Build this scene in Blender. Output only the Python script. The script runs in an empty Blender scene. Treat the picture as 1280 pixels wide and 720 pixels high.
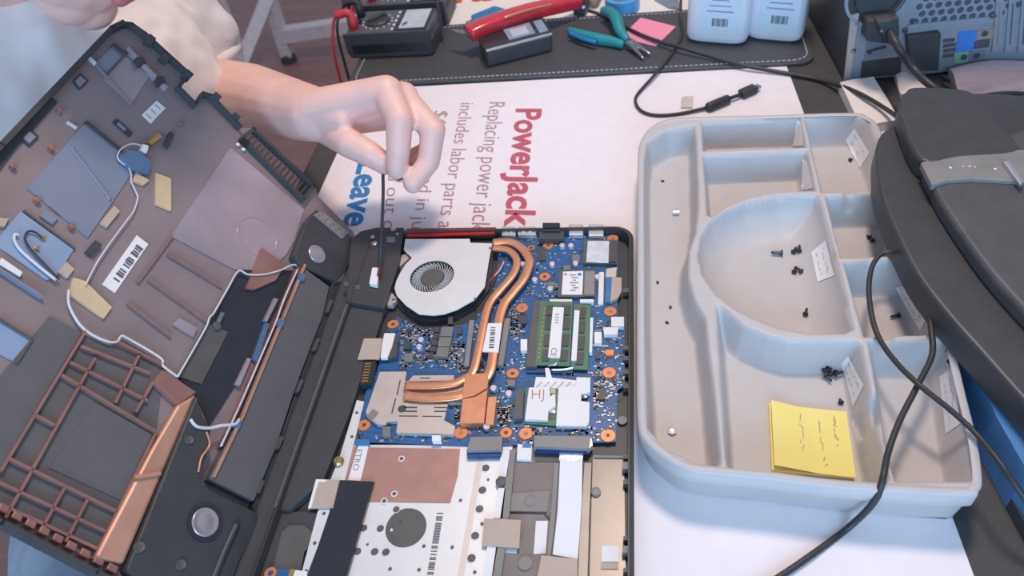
import bpy, bmesh, math, random
import numpy as np
from mathutils import Vector, Matrix
random.seed(7); np.random.seed(7)
SC = bpy.context.scene; COL = SC.collection

# ------------------------------------------------------------------ camera, light, exposure
F_PX, PITCH, ROLL, YAW, CAM_H = 940.0, math.radians(45), math.radians(9.8), math.radians(13.3), 0.49
_fw = np.array([0, math.cos(PITCH), -math.sin(PITCH)]); _rt = np.array([1., 0, 0]); _dn = np.cross(_fw, _rt)
_r2 = math.cos(ROLL)*_rt + math.sin(ROLL)*_dn; _d2 = -math.sin(ROLL)*_rt + math.cos(ROLL)*_dn
_RZ = np.array([[math.cos(YAW), -math.sin(YAW), 0], [math.sin(YAW), math.cos(YAW), 0], [0, 0, 1]])
CR, CD, CF = _RZ@_r2, _RZ@_d2, _RZ@_fw
EYE = np.array([0, 0, CAM_H])
cd = bpy.data.cameras.new('camera'); co = bpy.data.objects.new('camera', cd); COL.objects.link(co)
cd.lens = F_PX/1280*36; cd.sensor_width = 36; cd.sensor_fit = 'HORIZONTAL'; cd.dof.use_dof = True; cd.dof.focus_distance = .60; cd.dof.aperture_fstop = 9; cd.clip_start = .01; cd.clip_end = 50
co.matrix_world = Matrix(((CR[0], -CD[0], -CF[0], 0), (CR[1], -CD[1], -CF[1], 0), (CR[2], -CD[2], -CF[2], CAM_H), (0, 0, 0, 1)))
SC.camera = co
wd = bpy.data.worlds.new('daylight'); SC.world = wd; wd.use_nodes = True
wd.node_tree.nodes['Background'].inputs[0].default_value = (.66, .77, 1.0, 1)
wd.node_tree.nodes['Background'].inputs[1].default_value = .44
def area(name, loc, to, size, power, col):
    l = bpy.data.lights.new(name, 'AREA'); l.energy = power; l.size = size; l.color = col; l.shape = 'DISK'
    o = bpy.data.objects.new(name, l); COL.objects.link(o); o.location = loc
    o.rotation_euler = (Vector(to)-Vector(loc)).to_track_quat('-Z', 'Y').to_euler(); return o
area('ceiling_lamp', (.1, 1.0, 1.75), (0, .5, 0), .34, 20, (1, .80, .66))
area('blue_fill', (.25, -2.15, .9), (-.1, .6, 0), 1.8, 70, (.40, .68, 1))  # blue fill added from the camera side; its source is out of view
vs = SC.view_settings; vs.view_transform = 'Standard'; vs.look = 'None'; vs.exposure = 0.0; vs.gamma = 1; vs.use_curve_mapping = False

# ------------------------------------------------------------------ pixel -> place helpers
def ray(u, v): return CR*(u-640) + CD*(v-360) + CF*F_PX
def W(u, v, z=0.):
    d = ray(u, v); return EYE + d*((z-CAM_H)/d[2])
def WY(u, v, y):
    d = ray(u, v); return EYE + d*(y/d[1])
def onplane(u, v, P, N):
    d = ray(u, v); return EYE + d*(((P-EYE)@N)/(d@N))
def nrm(v): v = np.asarray(v, float); return v/np.linalg.norm(v)

# ------------------------------------------------------------------ materials
def s2l(c):
    c = c/255.; return c/12.92 if c <= .04045 else ((c+.055)/1.055)**2.4
MATS = {}
def mat(name, rgb, rough=.5, metal=0., var=.10, scale=60., bump=0., spec=.5, trans=0., alpha=1., coat=0., stretch=None):
    if name in MATS: return MATS[name]
    m = bpy.data.materials.new(name); m.use_nodes = True; nt = m.node_tree; b = nt.nodes['Principled BSDF']
    c = [s2l(x) for x in rgb]
    tc = nt.nodes.new('ShaderNodeTexCoord'); no = nt.nodes.new('ShaderNodeTexNoise'); no.inputs['Scale'].default_value = scale; no.inputs['Detail'].default_value = 4
    src = tc.outputs['Object']
    if stretch:
        mp = nt.nodes.new('ShaderNodeMapping'); mp.inputs['Scale'].default_value = stretch; nt.links.new(src, mp.inputs[0]); src = mp.outputs[0]
    nt.links.new(src, no.inputs['Vector'])
    rp = nt.nodes.new('ShaderNodeValToRGB'); rp.color_ramp.elements[0].position = .3; rp.color_ramp.elements[1].position = .7
    rp.color_ramp.elements[0].color = [max(0, x*(1-var)) for x in c]+[1]; rp.color_ramp.elements[1].color = [min(1, x*(1+var)) for x in c]+[1]
    nt.links.new(no.outputs['Fac'], rp.inputs[0]); nt.links.new(rp.outputs[0], b.inputs['Base Color'])
    b.inputs['Roughness'].default_value = rough; b.inputs['Metallic'].default_value = metal; b.inputs['Specular IOR Level'].default_value = spec
    b.inputs['Transmission Weight'].default_value = trans; b.inputs['Alpha'].default_value = alpha; b.inputs['Coat Weight'].default_value = coat
    if bump:
        bp = nt.nodes.new('ShaderNodeBump'); bp.inputs['Strength'].default_value = bump; bp.inputs['Distance'].default_value = .001
        nt.links.new(no.outputs['Fac'], bp.inputs['Height']); nt.links.new(bp.outputs[0], b.inputs['Normal'])
    MATS[name] = m; return m
mat('desk_black', (72, 70, 70), .55, bump=.1)
mat('leather', (74, 74, 77), .5, bump=.35, scale=900)
mat('stitch', (200, 200, 200), .8)
mat('poster', (243, 236, 240), .6, var=.02)
mat('ink_red', (198, 92, 112), .7, var=.05)
mat('ink_thin', (176, 142, 152), .7, var=.03)
mat('ink_blue', (44, 128, 190), .7, var=.05)
mat('ink_grey', (95, 95, 105), .7)
mat('ink_faint', (150, 140, 150), .7)
mat('black_plastic', (66, 66, 68), .45, bump=.05)
mat('black_soft', (68, 68, 70), .7)
mat('black_gloss', (50, 52, 58), .2)
mat('dark_grey', (92, 90, 88), .5)
mat('console_grey', (80, 80, 82), .5)
mat('mid_grey', (135, 132, 130), .5)
mat('floor_grey', (118, 114, 110), .35, metal=.4, var=.14, scale=25)
mat('grey_brown', (128, 118, 114), .5, var=.08)
mat('pcb', (42, 96, 150), .4, var=.28, scale=420)
mat('pcb_dark', (30, 70, 120), .4)
mat('blue_plastic', (60, 120, 180), .4)
mat('connector', (138, 134, 132), .45)
mat('chip', (78, 76, 76), .4)
mat('inductor', (125, 122, 118), .5)
mat('chip_tan', (150, 128, 116), .4)
mat('silver', (210, 210, 212), .3, metal=.85, var=.05)
mat('tin', (214, 206, 200), .35, metal=.45, var=.05, scale=90)
mat('alu', (228, 228, 228), .45, metal=.3, var=.03)
mat('steel_plate', (205, 192, 184), .45, metal=.35, var=.06)
mat('copper', (238, 166, 126), .3, metal=0.6, var=.08, scale=90)
mat('copper_pad', (226, 138, 84), .4, metal=.3)
mat('copper_sheet', (180, 134, 124), .45, metal=0.2, var=.08)
mat('red_grille', (190, 40, 40), .35, var=.2)
mat('ram_green', (86, 124, 96), .4)
mat('label_white', (240, 238, 238), .6, var=.02)
mat('foil', (238, 238, 242), .22, metal=0.3, bump=.5, scale=140)
mat('tape_tan', (190, 172, 158), .55, var=.05)
mat('tape_yellow', (214, 190, 152), .6, var=.06)
mat('tape_white', (236, 238, 242), .5, var=.02)
mat('brass', (190, 165, 120), .3, metal=.8)
mat('gold', (215, 170, 90), .3, metal=.8)
mat('pink_cap', (226, 206, 212), .35, metal=.3)
mat('cover_grey', (148, 133, 134), .42, metal=0.15, var=.10, scale=22)
mat('cover_panel', (100, 98, 99), .5, var=.06)
mat('cover_copper', (156, 114, 106), .4, metal=0.2, var=.16, scale=45)
mat('cover_film', (180, 166, 172), .25, metal=0.35, var=0.16, scale=16)
mat('cover_blue', (142, 148, 164), .25, metal=0.2, var=.08, scale=30)
mat('blue_dull', (88, 116, 150), .4)
mat('cover_rib', (136, 112, 110), .45, var=.1)
mat('film_blue', (158, 176, 205), .25, metal=.25, var=.08, scale=30)
mat('cover_orange', (208, 156, 132), .35, metal=0.3, var=.14, scale=40)
mat('tray_grey', (198, 193, 192), .5, metal=0.0, var=.025, scale=70)
mat('wire_white', (214, 212, 214), .5)
mat('wire_black', (52, 52, 54), .45)
mat('wire_red', (200, 50, 66), .45)
mat('sticky_yellow', (255, 238, 140), .7, var=.02)
mat('pink_paper', (250, 150, 180), .7, var=.03)
mat('screw_black', (56, 62, 72), .35, metal=.4)
mat('bottle', (226, 228, 236), .35, var=.02)
mat('bottle_label', (206, 226, 240), .5, var=.02)
mat('pc_silver', (160, 168, 180), .4, metal=0.25, var=.05)
mat('pc_dark', (84, 88, 94), .5)
mat('skin', (238, 192, 180), .5, var=.07, scale=26, bump=.05)
mat('lip', (196, 112, 112), .45)
mat('nail', (226, 176, 168), .3)
mat('shirt', (232, 226, 222), .85, var=.03, scale=40, bump=.2)
mat('trousers', (150, 168, 190), .85, var=.08)
mat('hair', (78, 62, 54), .6, var=.3, scale=200)
mat('wood_floor', (150, 112, 106), .45, var=.14, scale=4, stretch=(1, 9, 1))
mat('frame_white', (215, 206, 206), .45)
mat('rubber', (60, 68, 68), .7)
mat('red_gloss', (205, 48, 60), .2, coat=.5)
mat('meter_grey', (88, 92, 98), .5)
mat('lcd', (196, 200, 206), .25)
mat('lcd_blue', (140, 160, 178), .2)
mat('teal', (40, 140, 146), .4, var=.06)
mat('orange', (238, 110, 62), .5)
mat('cream', (240, 232, 226), .7, var=.02)
mat('blue_gloss', (44, 120, 176), .25)
mat('carton_blue', (92, 142, 192), .35)
mat('tape_blue', (90, 170, 220), .3, var=.05)
mat('brown', (170, 130, 105), .6)
mat('port_blue', (70, 140, 225), .4); mat('port_green', (140, 180, 150), .4); mat('port_tan', (170, 150, 130), .4)
mat('clear_plastic', (225, 215, 205), .2, alpha=.75)
mat('film_clear', (200, 205, 225), .15, alpha=.35)
mat('chrome', (170, 170, 170), .15, metal=.9)
mat('speaker_dome', (190, 180, 184), .25, metal=.6)
mat('led', (150, 205, 240), .3)

# ------------------------------------------------------------------ mesh helpers
def tag(o, label=None, cat=None, group=None, kind=None):
    if label: o['label'] = label
    if cat: o['category'] = cat
    if group: o['group'] = group
    if kind: o['kind'] = kind
    return o
def rootloc(p):
    v = np.zeros(3)
    while p is not None: v = v + np.array(p.location); p = p.parent
    return v
def thing(name, loc, label, cat, group=None):
    o = bpy.data.objects.new(name, None); COL.objects.link(o); o.location = loc; o.empty_display_size = .02
    return tag(o, label, cat, group)
def mk(name, verts, faces, m, parent=None, smooth=False, bevel=0., seg=2):
    V = np.array([list(v) for v in verts], float)
    if parent is not None: off = rootloc(parent)
    else: off = np.array([(V[:, 0].min()+V[:, 0].max())/2, (V[:, 1].min()+V[:, 1].max())/2, V[:, 2].min()])
    me = bpy.data.meshes.new(name); me.from_pydata([tuple(v) for v in V-off], [], [tuple(f) for f in faces])
    bm = bmesh.new(); bm.from_mesh(me); bmesh.ops.recalc_face_normals(bm, faces=bm.faces)
    if bevel:
        ed = [e for e in bm.edges if len(e.link_faces) == 2 and e.calc_face_angle(0) > .5]
        bmesh.ops.bevel(bm, geom=ed, offset=bevel, segments=seg, affect='EDGES', profile=.5, clamp_overlap=True)
    bm.to_mesh(me); bm.free()
    if smooth: me.polygons.foreach_set('use_smooth', [True]*len(me.polygons))
    me.materials.append(MATS[m] if isinstance(m, str) else m)
    o = bpy.data.objects.new(name, me); COL.objects.link(o)
    if parent is not None: o.parent = parent
    else: o.location = off
    return o
class MB:                                   # several shapes -> one mesh
    def __init__(s): s.v = []; s.f = []
    def add(s, v, f):
        n = len(s.v); s.v += [list(x) for x in v]; s.f += [[i+n for i in q] for q in f]; return s
    def build(s, name, m, parent=None, **k): return mk(name, s.v, s.f, m, parent, **k)
def g_prism(top, down):
    top = [np.asarray(t, float) for t in top]; n = len(top); down = np.asarray(down, float)
    return top+[t+down for t in top], [list(range(n)), list(range(2*n-1, n-1, -1))]+[[i, (i+1) % n, n+(i+1) % n, n+i] for i in range(n)]
def prism(name, top, down, m, parent=None, **k): return mk(name, *g_prism(top, down), m, parent, **k)
def slab(name, P, z0, z1, m, parent=None, **k):
    return prism(name, [W(u, v, z1) for u, v in P], (0, 0, z0-z1), m, parent, **k)
def rect(u0, v0, u1, v1): return [(u0, v0), (u1, v0), (u1, v1), (u0, v1)]
def g_box(c, ax, ay, az, hx, hy, hz):
    c, ax, ay, az = map(lambda q: np.asarray(q, float), (c, ax, ay, az))
    top = [c+ax*hx*i+ay*hy*j+az*hz for i, j in ((-1, -1), (1, -1), (1, 1), (-1, 1))]
    return g_prism(top, -az*2*hz)
EX, EY, EZ = np.eye(3)
def box(name, c, h, m, parent=None, rz=0, **k):
    a = np.array([math.cos(rz), math.sin(rz), 0]); b = np.array([-math.sin(rz), math.cos(rz), 0])
    return mk(name, *g_box(c, a, b, EZ, *h), m, parent, **k)
def frame_of(ax):
    ax = nrm(ax); t = EX if abs(ax[0]) < .8 else EY; a = nrm(np.cross(ax, t)); return a, np.cross(ax, a), ax
def g_lathe(c, ax, prof, n=24, sx=1., sy=1.):
    a, b, ax = frame_of(ax); c = np.asarray(c, float); v = []; f = []
    for r, h in prof:
        for i in range(n):
            t = 2*math.pi*i/n; v.append(c+ax*h+a*r*sx*math.cos(t)+b*r*sy*math.sin(t))
    for k in range(len(prof)-1):
        for i in range(n): j = (i+1) % n; f.append([k*n+i, k*n+j, (k+1)*n+j, (k+1)*n+i])
    f.append(list(range(n))); f.append(list(range(len(prof)*n-1, (len(prof)-1)*n-1, -1)))
    return v, f
def lathe(name, c, ax, prof, m, parent=None, n=24, **k): return mk(name, *g_lathe(c, ax, prof, n), m, parent, **k)
def g_ring(c, ax, r0, r1, h, n=20):
    a, b, ax = frame_of(ax); c = np.asarray(c, float); v = []; f = []
    for r, z in ((r0, 0), (r1, 0), (r1, h), (r0, h)):
        for i in range(n): t = 2*math.pi*i/n; v.append(c+ax*z+a*r*math.cos(t)+b*r*math.sin(t))
    for k in range(4):
        for i in range(n): j = (i+1) % n; q = (k+1) % 4; f.append([k*n+i, k*n+j, q*n+j, q*n+i])
    return v, f
def spline(P, n=8, closed=False):
    P = [np.asarray(p, float) for p in P]; out = []; N = len(P)
    rng = range(N) if closed else range(N-1)
    for i in rng:
        g = (lambda k: P[k % N]) if closed else (lambda k: P[max(0, min(N-1, k))])
        p0, p1, p2, p3 = g(i-1), g(i), g(i+1), g(i+2)
        for j in range(n):
            t = j/n; out.append(.5*((2*p1)+(p2-p0)*t+(2*p0-5*p1+4*p2-p3)*t*t+(3*p1-p0-3*p2+p3)*t**3))
    if not closed: out.append(P[-1])
    return out
def g_tube(P, r, n=8, up=None, w=None, h=None, sp=6, radii=None):
    if sp: Q = spline(P, sp)
    else: Q = [np.asarray(p, float) for p in P]
    if radii is not None: rr = [float(np.interp(i/(len(Q)-1)*(len(P)-1), range(len(P)), radii)) for i in range(len(Q))]
    else: rr = [r]*len(Q)
    v = []; f = []; prev = None
    for i, p in enumerate(Q):
        t = nrm(Q[min(i+1, len(Q)-1)]-Q[max(i-1, 0)])
        if up is not None: a = nrm(np.cross(t, up)); b = nrm(np.cross(a, t))
        elif prev is None: a, b, _ = frame_of(t)
        else: a = nrm(prev-t*(prev@t)); b = np.cross(t, a)
        prev = a
        for k in range(n):
            an = 2*math.pi*(k+.5)/n
            if w: v.append(p+a*(w/2)*math.copysign(abs(math.cos(an))**.4, math.cos(an))+b*(h/2)*math.copysign(abs(math.sin(an))**.4, math.sin(an)))
            else: v.append(p+a*rr[i]*math.cos(an)+b*rr[i]*math.sin(an))
    m = len(Q)
    for i in range(m-1):
        for k in range(n): j = (k+1) % n; f.append([i*n+k, i*n+j, (i+1)*n+j, (i+1)*n+k])
    f.append(list(range(n-1, -1, -1))); f.append([(m-1)*n+k for k in range(n)])
    return v, f
def tube(name, P, r, m, parent=None, **k): return mk(name, *g_tube(P, r, **k), m, parent, smooth=True)
def fill_holes(outer, holes, thick, up=EZ):
    """flat plate with holes: list of 3-D loops in one plane, extruded down by thick along -up"""
    bm = bmesh.new()
    for loop in [outer]+holes:
        vs_ = [bm.verts.new(tuple(p)) for p in loop]
        for i in range(len(vs_)): bm.edges.new((vs_[i], vs_[(i+1) % len(vs_)]))
    bmesh.ops.triangle_fill(bm, use_beauty=True, use_dissolve=False, edges=bm.edges[:], normal=Vector(up))
    r = bmesh.ops.extrude_face_region(bm, geom=bm.faces[:])
    bmesh.ops.translate(bm, verts=[e for e in r['geom'] if isinstance(e, bmesh.types.BMVert)], vec=Vector(np.asarray(up)*-thick))
    bm.verts.index_update(); v = [np.array(x.co) for x in bm.verts]; f = [[q.index for q in fc.verts] for fc in bm.faces]; bm.free(); return v, f
def circle(c, r, n=16, a=EX, b=EY): return [np.asarray(c)+a*r*math.cos(2*math.pi*i/n)+b*r*math.sin(2*math.pi*i/n) for i in range(n)]
def text(name, body, p0, p1, ph, m, parent, lift=EZ, off=0., thick=.0003):
    """lettering whose baseline runs p0->p1 and whose capitals reach ph"""
    cu = bpy.data.curves.new(name, 'FONT'); cu.body = body; cu.size = 1; cu.offset = off; cu.resolution_u = 3
    o = bpy.data.objects.new(name+'_t', cu); COL.objects.link(o); bpy.context.view_layer.update()
    dg = bpy.context.evaluated_depsgraph_get(); me = bpy.data.meshes.new_from_object(o.evaluated_get(dg)); bpy.data.objects.remove(o)
    V = np.array([v.co[:] for v in me.vertices]); F = [list(p.vertices) for p in me.polygons]; bpy.data.meshes.remove(me)
    x0, x1 = V[:, 0].min(), V[:, 0].max(); p0, p1, ph = map(np.asarray, (p0, p1, ph))
    X = (p1-p0)/(x1-x0); Y = (ph-p0)/.70
    P = [p0+X*(v[0]-x0)+Y*v[1]+np.asarray(lift)*thick for v in V]
    return mk(name, P, F, m, parent)
def strip_quad(P, Q, w, up=EZ):
    P, Q = np.asarray(P, float), np.asarray(Q, float); a = nrm(np.cross(Q-P, up))*w/2
    return [P-a, Q-a, Q+a, P+a], [[0, 1, 2, 3]]
def scribble(name, c, ax, ay, w, h, rows, m, parent, lw=.0004, up=EZ):
    mb = MB(); c = np.asarray(c, float)
    for r in range(rows):
        y = h*(.5-(r+.5)/rows); x = -w/2; prev = None
        while x < w/2:
            p = c+ax*x+ay*(y+random.uniform(-.35, .35)*h/rows)
            if prev is not None and random.random() > .22: mb.add(*strip_quad(prev, p, lw, up))
            prev = p; x += random.uniform(.03, .09)*w
    return mb.build(name, m, parent)
def copy_tree(o, parent=None):
    c = o.copy(); COL.objects.link(c); c.parent = parent
    for ch in list(o.children): copy_tree(ch, c)
    return c
#%%STRUCTURE
# ------------------------------------------------------------------ the setting
tag(mk('floor', *g_box((0, 1.5, -.76), EX, EY, EZ, 4, 4, .01), 'wood_floor'), 'dark reddish brown floor under the desk', 'floor', kind='structure')

DX0, DX1, DY0, DY1 = -.378, 1.0, -.25, 1.5
desk = thing('desk', (.3, .6, -.75), 'black topped work desk under the poster and laptop', 'desk')
box('desk_top', ((DX0+DX1)/2, (DY0+DY1)/2, -.015), ((DX1-DX0)/2, (DY1-DY0)/2, .015), 'desk_black', desk, bevel=.003)
for x in (DX0+.2, DX1-.06):
    for y in (DY0+.06, DY1-.06): box('leg', (x, y, -.39), (.025, .025, .36), 'desk_black', desk)

# poster
ps = thing('poster', (-.08, .4, .0), 'large white printed poster with red and blue lettering spread on the desk', 'poster')
PZ = .0012
prism('sheet', [(-.345, -.1, PZ), (.207, -.1, PZ), (.207, .20, PZ), (.1785, .8415, PZ), (-.345, .838, PZ)], (0, 0, -PZ+.0002), 'poster', ps)
for nm, body, p0, p1, ph, m, off in (
    ('headline', 'PowerJack', (646, 136), (631, 284), (677, 136), 'ink_red', .028),
    ('text_line', 'Replacing power jack', (612, 128), (588, 288), (632, 128), 'ink_thin', -.006),
    ('text_line', 'includes labor parts a', (576, 129), (547, 285), (593, 129), 'ink_thin', -.006),
    ('text_line', '$60', (543, 139), (538, 166), (561, 139), 'ink_thin', -.006),
    ('text_line', 'and in ju', (529, 212), (514, 286), (545, 212), 'ink_thin', -.006),
    ('text_line', 'ed out o', (487, 206), (478, 288), (503, 206), 'ink_thin', -.006),
    ('headline', 'Leave', (449, 203), (429, 283), (480, 203), 'ink_blue', .028)):
    text(nm, body, W(*p0, PZ), W(*p1, PZ), W(*ph, PZ), m, ps, off=off)

# leather desk mat with stitched edge
mt = thing('desk_mat', (-.08, .92, 0), 'black leather desk mat with white stitching along its edges', 'desk mat')
MX0, MX1, MY0, MY1 = -.372, .212, .842, .997
def rrect(x0, y0, x1, y1, r, n=6):
    out = []
    for cx, cy, a0 in ((x1-r, y1-r, 0), (x0+r, y1-r, 90), (x0+r, y0+r, 180), (x1-r, y0+r, 270)):
        for i in range(n+1): t = math.radians(a0+90*i/n); out.append((cx+r*math.cos(t), cy+r*math.sin(t)))
    return out
prism('pad', [(x, y, .0045) for x, y in rrect(MX0, MY0, MX1, MY1, .02)], (0, 0, -.0042), 'leather', mt, bevel=.001)
mb = MB(); lp = rrect(MX0+.007, MY0+.007, MX1-.007, MY1-.007, .018, 8); pts = []
for i in range(len(lp)):
    a = np.array(lp[i]); b = np.array(lp[(i+1) % len(lp)]); L = np.linalg.norm(b-a); n = max(1, int(L/.0015))
    pts += [a+(b-a)*j/n for j in range(n)]
for i in range(0, len(pts)-3, 4):
    a = np.array([*pts[i], .0048]); b = np.array([*pts[i+3], .0048])
    if np.linalg.norm(b-a) > 1e-4: mb.add(*g_box((a+b)/2, nrm(b-a), nrm(np.cross(EZ, b-a)), EZ, np.linalg.norm(b-a)/2*.8, .0006, .0003))
mb.build('stitching', 'stitch', mt)
#%%LAPTOP
# ------------------------------------------------------------------ laptop base, upside down and open
LX0, LX1, LY0, LY1, LZ = -.256, -.002, .158, .5365, .022
lap = thing('opened_laptop', (-.13, .35, PZ), 'opened laptop base showing its blue motherboard, fan and copper heat pipes', 'laptop')
ZF, ZB = .0095, .0135                       # inner floor, board surface
o_ = [np.array([x, y, LZ]) for x, y in rrect(LX0, LY0, LX1, LY1, .018, 8)]
i_ = [np.array([x, y, LZ]) for x, y in rrect(LX0+.003, LY0+.003, LX1-.004, LY1-.003, .0155, 8)]
n = len(o_); V = []
for loop, dz, sc in ((o_, PZ+.0006-LZ, .985), (o_, -.006, 1), (o_, -.0012, 1), (i_, 0, 1.006), (i_, 0, 1), (i_, ZF-LZ, 1)):
    c = np.array([(LX0+LX1)/2, (LY0+LY1)/2, 0])
    V += [np.array([c[0]+(p[0]-c[0])*sc, c[1]+(p[1]-c[1])*sc, LZ+dz]) for p in loop]
Fc = [[k*n+i, k*n+(i+1) % n, (k+1)*n+(i+1) % n, (k+1)*n+i] for k in range(5) for i in range(n)]
Fc += [list(range(n)), list(range(5*n, 6*n))]
ch = mk('chassis', V, Fc, 'black_plastic', lap)
def lb(name, P, z0, z1, m, par=None, **k): return slab(name, P, z0, z1, m, par or lap, **k)
# inner floor pieces on the battery side and the far right channel
lb('battery_bay', [(441, 375), (481, 385), (470, 420), (452, 470), (437, 515), (404, 600), (362, 637), (345, 636)], ZF, .0165, 'black_soft', bevel=.0008)
lb('hinge_block', [(438, 300), (450, 289), (470, 284), (505, 284), (498, 330), (480, 385), (432, 377)], ZF, .0215, 'black_plastic', bevel=.001)
lb('ridge', [(432, 380), (435, 380), (345, 634), (342, 634)], .016, .0226, 'dark_grey')
for u, v, r in ((466, 297, .0022), (468, 305, .003), (492, 287, .0028), (497, 293, .0014)):
    lathe('standoff', W(u, v, .0215), EZ, [(r, 0), (r, .0012), (r*.6, .0016)], 'silver', lap, n=12)
lb('bracket', rect(483, 296, 494, 302), .021, .0222, 'mid_grey')
jk = lb('jack_plug', [(465, 334), (474, 334), (471, 356), (461, 354)], .0215, .0265, 'label_white', bevel=.0008)
tube('jack_wire', [W(476, 334, .024), W(475, 342, .025), W(472, 349, .0245)], .0011, 'wire_red', lap)
for i in range(2): lb('hinge_screw', rect(430+14*i, 352+4*i, 436+14*i, 357+4*i), .0215, .0226, 'dark_grey')

# exhaust grille
gr = lb('exhaust_grille', [(508, 286), (620, 284), (620, 292), (507, 295)], .012, .0185, 'black_plastic')
for i in range(34):
    a = W(511+i*3.2, 286.5-.05*i, .0195); b = W(510.5+i*3.2, 291.5-.05*i, .0195)
    mk('fin', *g_box((a+b)/2, nrm(b-a), nrm(np.cross(EZ, b-a)), EZ, np.linalg.norm(b-a)/2, .00055, .001), 'red_grille', gr)
lb('grille_rail', [(509, 292.2), (618, 289.6), (618, 292.2), (509, 295)], .0185, .0203, 'red_grille', gr)

# fan
fz = .0205
fp = [(425, 160), (870, 158), (875, 185), (1025, 190), (1000, 330), (975, 490), (905, 580), (780, 650), (690, 680), (620, 688), (520, 680), (430, 620), (365, 550), (350, 500), (362, 450), (385, 400), (425, 335), (470, 290), (415, 235)]
fp = [W(430+x/5.54, 270+y/5.54, fz) for x, y in fp]
fc = W(540, 345, fz); fr = .0205
fan = lb('fan_housing', [(430+x/5.54, 270+y/5.54) for x, y in ((400, 140), (1045, 170), (1010, 500), (930, 610), (800, 690), (640, 720), (500, 710), (400, 650), (330, 560), (340, 480), (380, 380), (430, 300), (390, 230))], ZF, .0125, 'black_plastic')
mk('fan_plate', *fill_holes(fp, [circle(fc, fr, 32)], .0009), 'alu', fan, bevel=0)
mk('fan_throat', *g_ring(fc-EZ*.0082, EZ, fr-.0003, fr+.0006, .0075, 32), 'black_plastic', fan)
lathe('fan_hub', fc-EZ*.0075, EZ, [(.0112, 0), (.0112, .0055), (.0104, .0066), (.0001, .0067)], 'dark_grey', fan, n=32, smooth=False)
mb0 = None
for i in range(34):
    t = 2*math.pi*i/34; r0, r1 = .0112, .0198
    if mb0 is None:
        P = [np.array([r0*math.cos(0), r0*math.sin(0), 0]), np.array([.0155*math.cos(.16), .0155*math.sin(.16), 0]), np.array([r1*math.cos(.42), r1*math.sin(.42), 0])]
        v, f = g_tube(P, .0004, n=4, up=EZ, w=.0006, h=.0055, sp=3)
        me = bpy.data.meshes.new('fan_blade'); me.from_pydata([tuple(x) for x in v], [], f); me.materials.append(MATS['alu']); mb0 = me
    o = bpy.data.objects.new('fan_blade', mb0); COL.objects.link(o); o.parent = fan
    o.location = fc-EZ*.0045-rootloc(fan); o.rotation_euler = (0, 0, t)
for x, y in ((360, 575), (340, 580), (1012, 225), (910, 575)): lathe('fan_screw', W(430+x/5.54, 270+y/5.54, fz), EZ, [(.0014, 0), (.0012, .0008)], 'chrome', fan, n=10)
lb('mount_tab', [(430+x/5.54, 270+y/5.54) for x, y in ((330, 530), (368, 575), (340, 620), (300, 618))], .0125, .0165, 'steel_plate', fan)
lb('mount_tab', [(430+x/5.54, 270+y/5.54) for x, y in ((400, 270), (432, 262), (455, 290), (385, 350))], .0125, .0172, 'steel_plate', fan)
tube('fan_wire', [W(628, 326, .017), W(622, 338, .018), W(612, 352, .017)], .0006, 'wire_red', fan)
tube('fan_wire', [W(630, 327, .017), W(625, 337, .018), W(617, 346, .017)], .0006, 'wire_white', fan)

# motherboard
pcb = lb('motherboard', [(622, 291), (766, 285), (773, 292), (772, 404), (781, 411), (781, 482), (772, 487), (770, 552), (600, 557), (452, 552), (447, 537), (457, 490), (470, 468), (478, 440), (484, 412), (497, 396), (508, 402), (530, 411), (560, 411), (590, 402), (612, 380), (622, 345)], ZB-.0012, ZB, 'pcb')
def pb(name, P, h, m, z=ZB, **k): return lb(name, P, z, z+h, m, pcb, **k)
BUSY = []
def busy(u0, v0, u1, v1): BUSY.append((min(u0, u1), min(v0, v1), max(u0, u1), max(v0, v1)))
def ctr(P): return [sum(p[i] for p in P)/len(P) for i in (0, 1)]
# copper screw pads
for u, v, r in ((685.5, 307.5, .0048), (664, 310.5, .0034), (681, 346.5, .005), (652.5, 385.5, .0052), (763, 390, .0052), (491.5, 406, .005), (455.5, 532, .005), (576.5, 541.5, .0052), (641, 467.5, .005), (761.5, 466.5, .0052), (632.7, 541.5, .0045), (657.5, 542.5, .0052), (760, 545, .0054), (766, 299, .0052), (752.5, 299.5, .003)):
    mk('screw_pad', *g_ring(W(u, v, ZB), EZ, .0016, r, .0009), 'copper_pad', pcb)
    lathe('pad_screw', W(u, v, ZB), EZ, [(.0016, 0), (.0015, .0012)], 'chip' if r != .0052 else 'connector', pcb, n=10); busy(u-9, v-7, u+9, v+7)
# round capacitors
for u, v in ((703, 310), (714, 310), (690.5, 333), (719.6, 332), (669, 352.5), (688, 364), (527, 427.5), (525, 436.5), (617.5, 488), (636.5, 494.5), (609, 536.5), (654, 333), (747, 349)):
    lathe('capacitor', W(u, v, ZB), EZ, [(.0027, 0), (.0027, .0036), (.0023, .0042)], 'pink_cap', pcb, n=14); busy(u-6, v-6, u+6, v+6)
def grp(name, items, h, m, **k):
    for it in items:
        P = rect(*it) if not isinstance(it[0], tuple) else list(it)
        pb(name, P, h, m, **k); busy(min(p[0] for p in P), min(p[1] for p in P), max(p[0] for p in P), max(p[1] for p in P))
grp('inductor', [((552, 408), (567, 408), (565, 420), (550, 420)), ((549, 421), (565, 421), (562, 433), (547, 433)), ((547, 433.5), (562, 434), (559.5, 446), (545, 445)), (505, 441, 516, 451), (715, 318, 725, 326), (704, 331, 713, 337), (685, 352, 694, 359), (634, 474, 644, 482), (478, 533, 488, 545)], .004, 'inductor', bevel=.0004)
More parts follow.
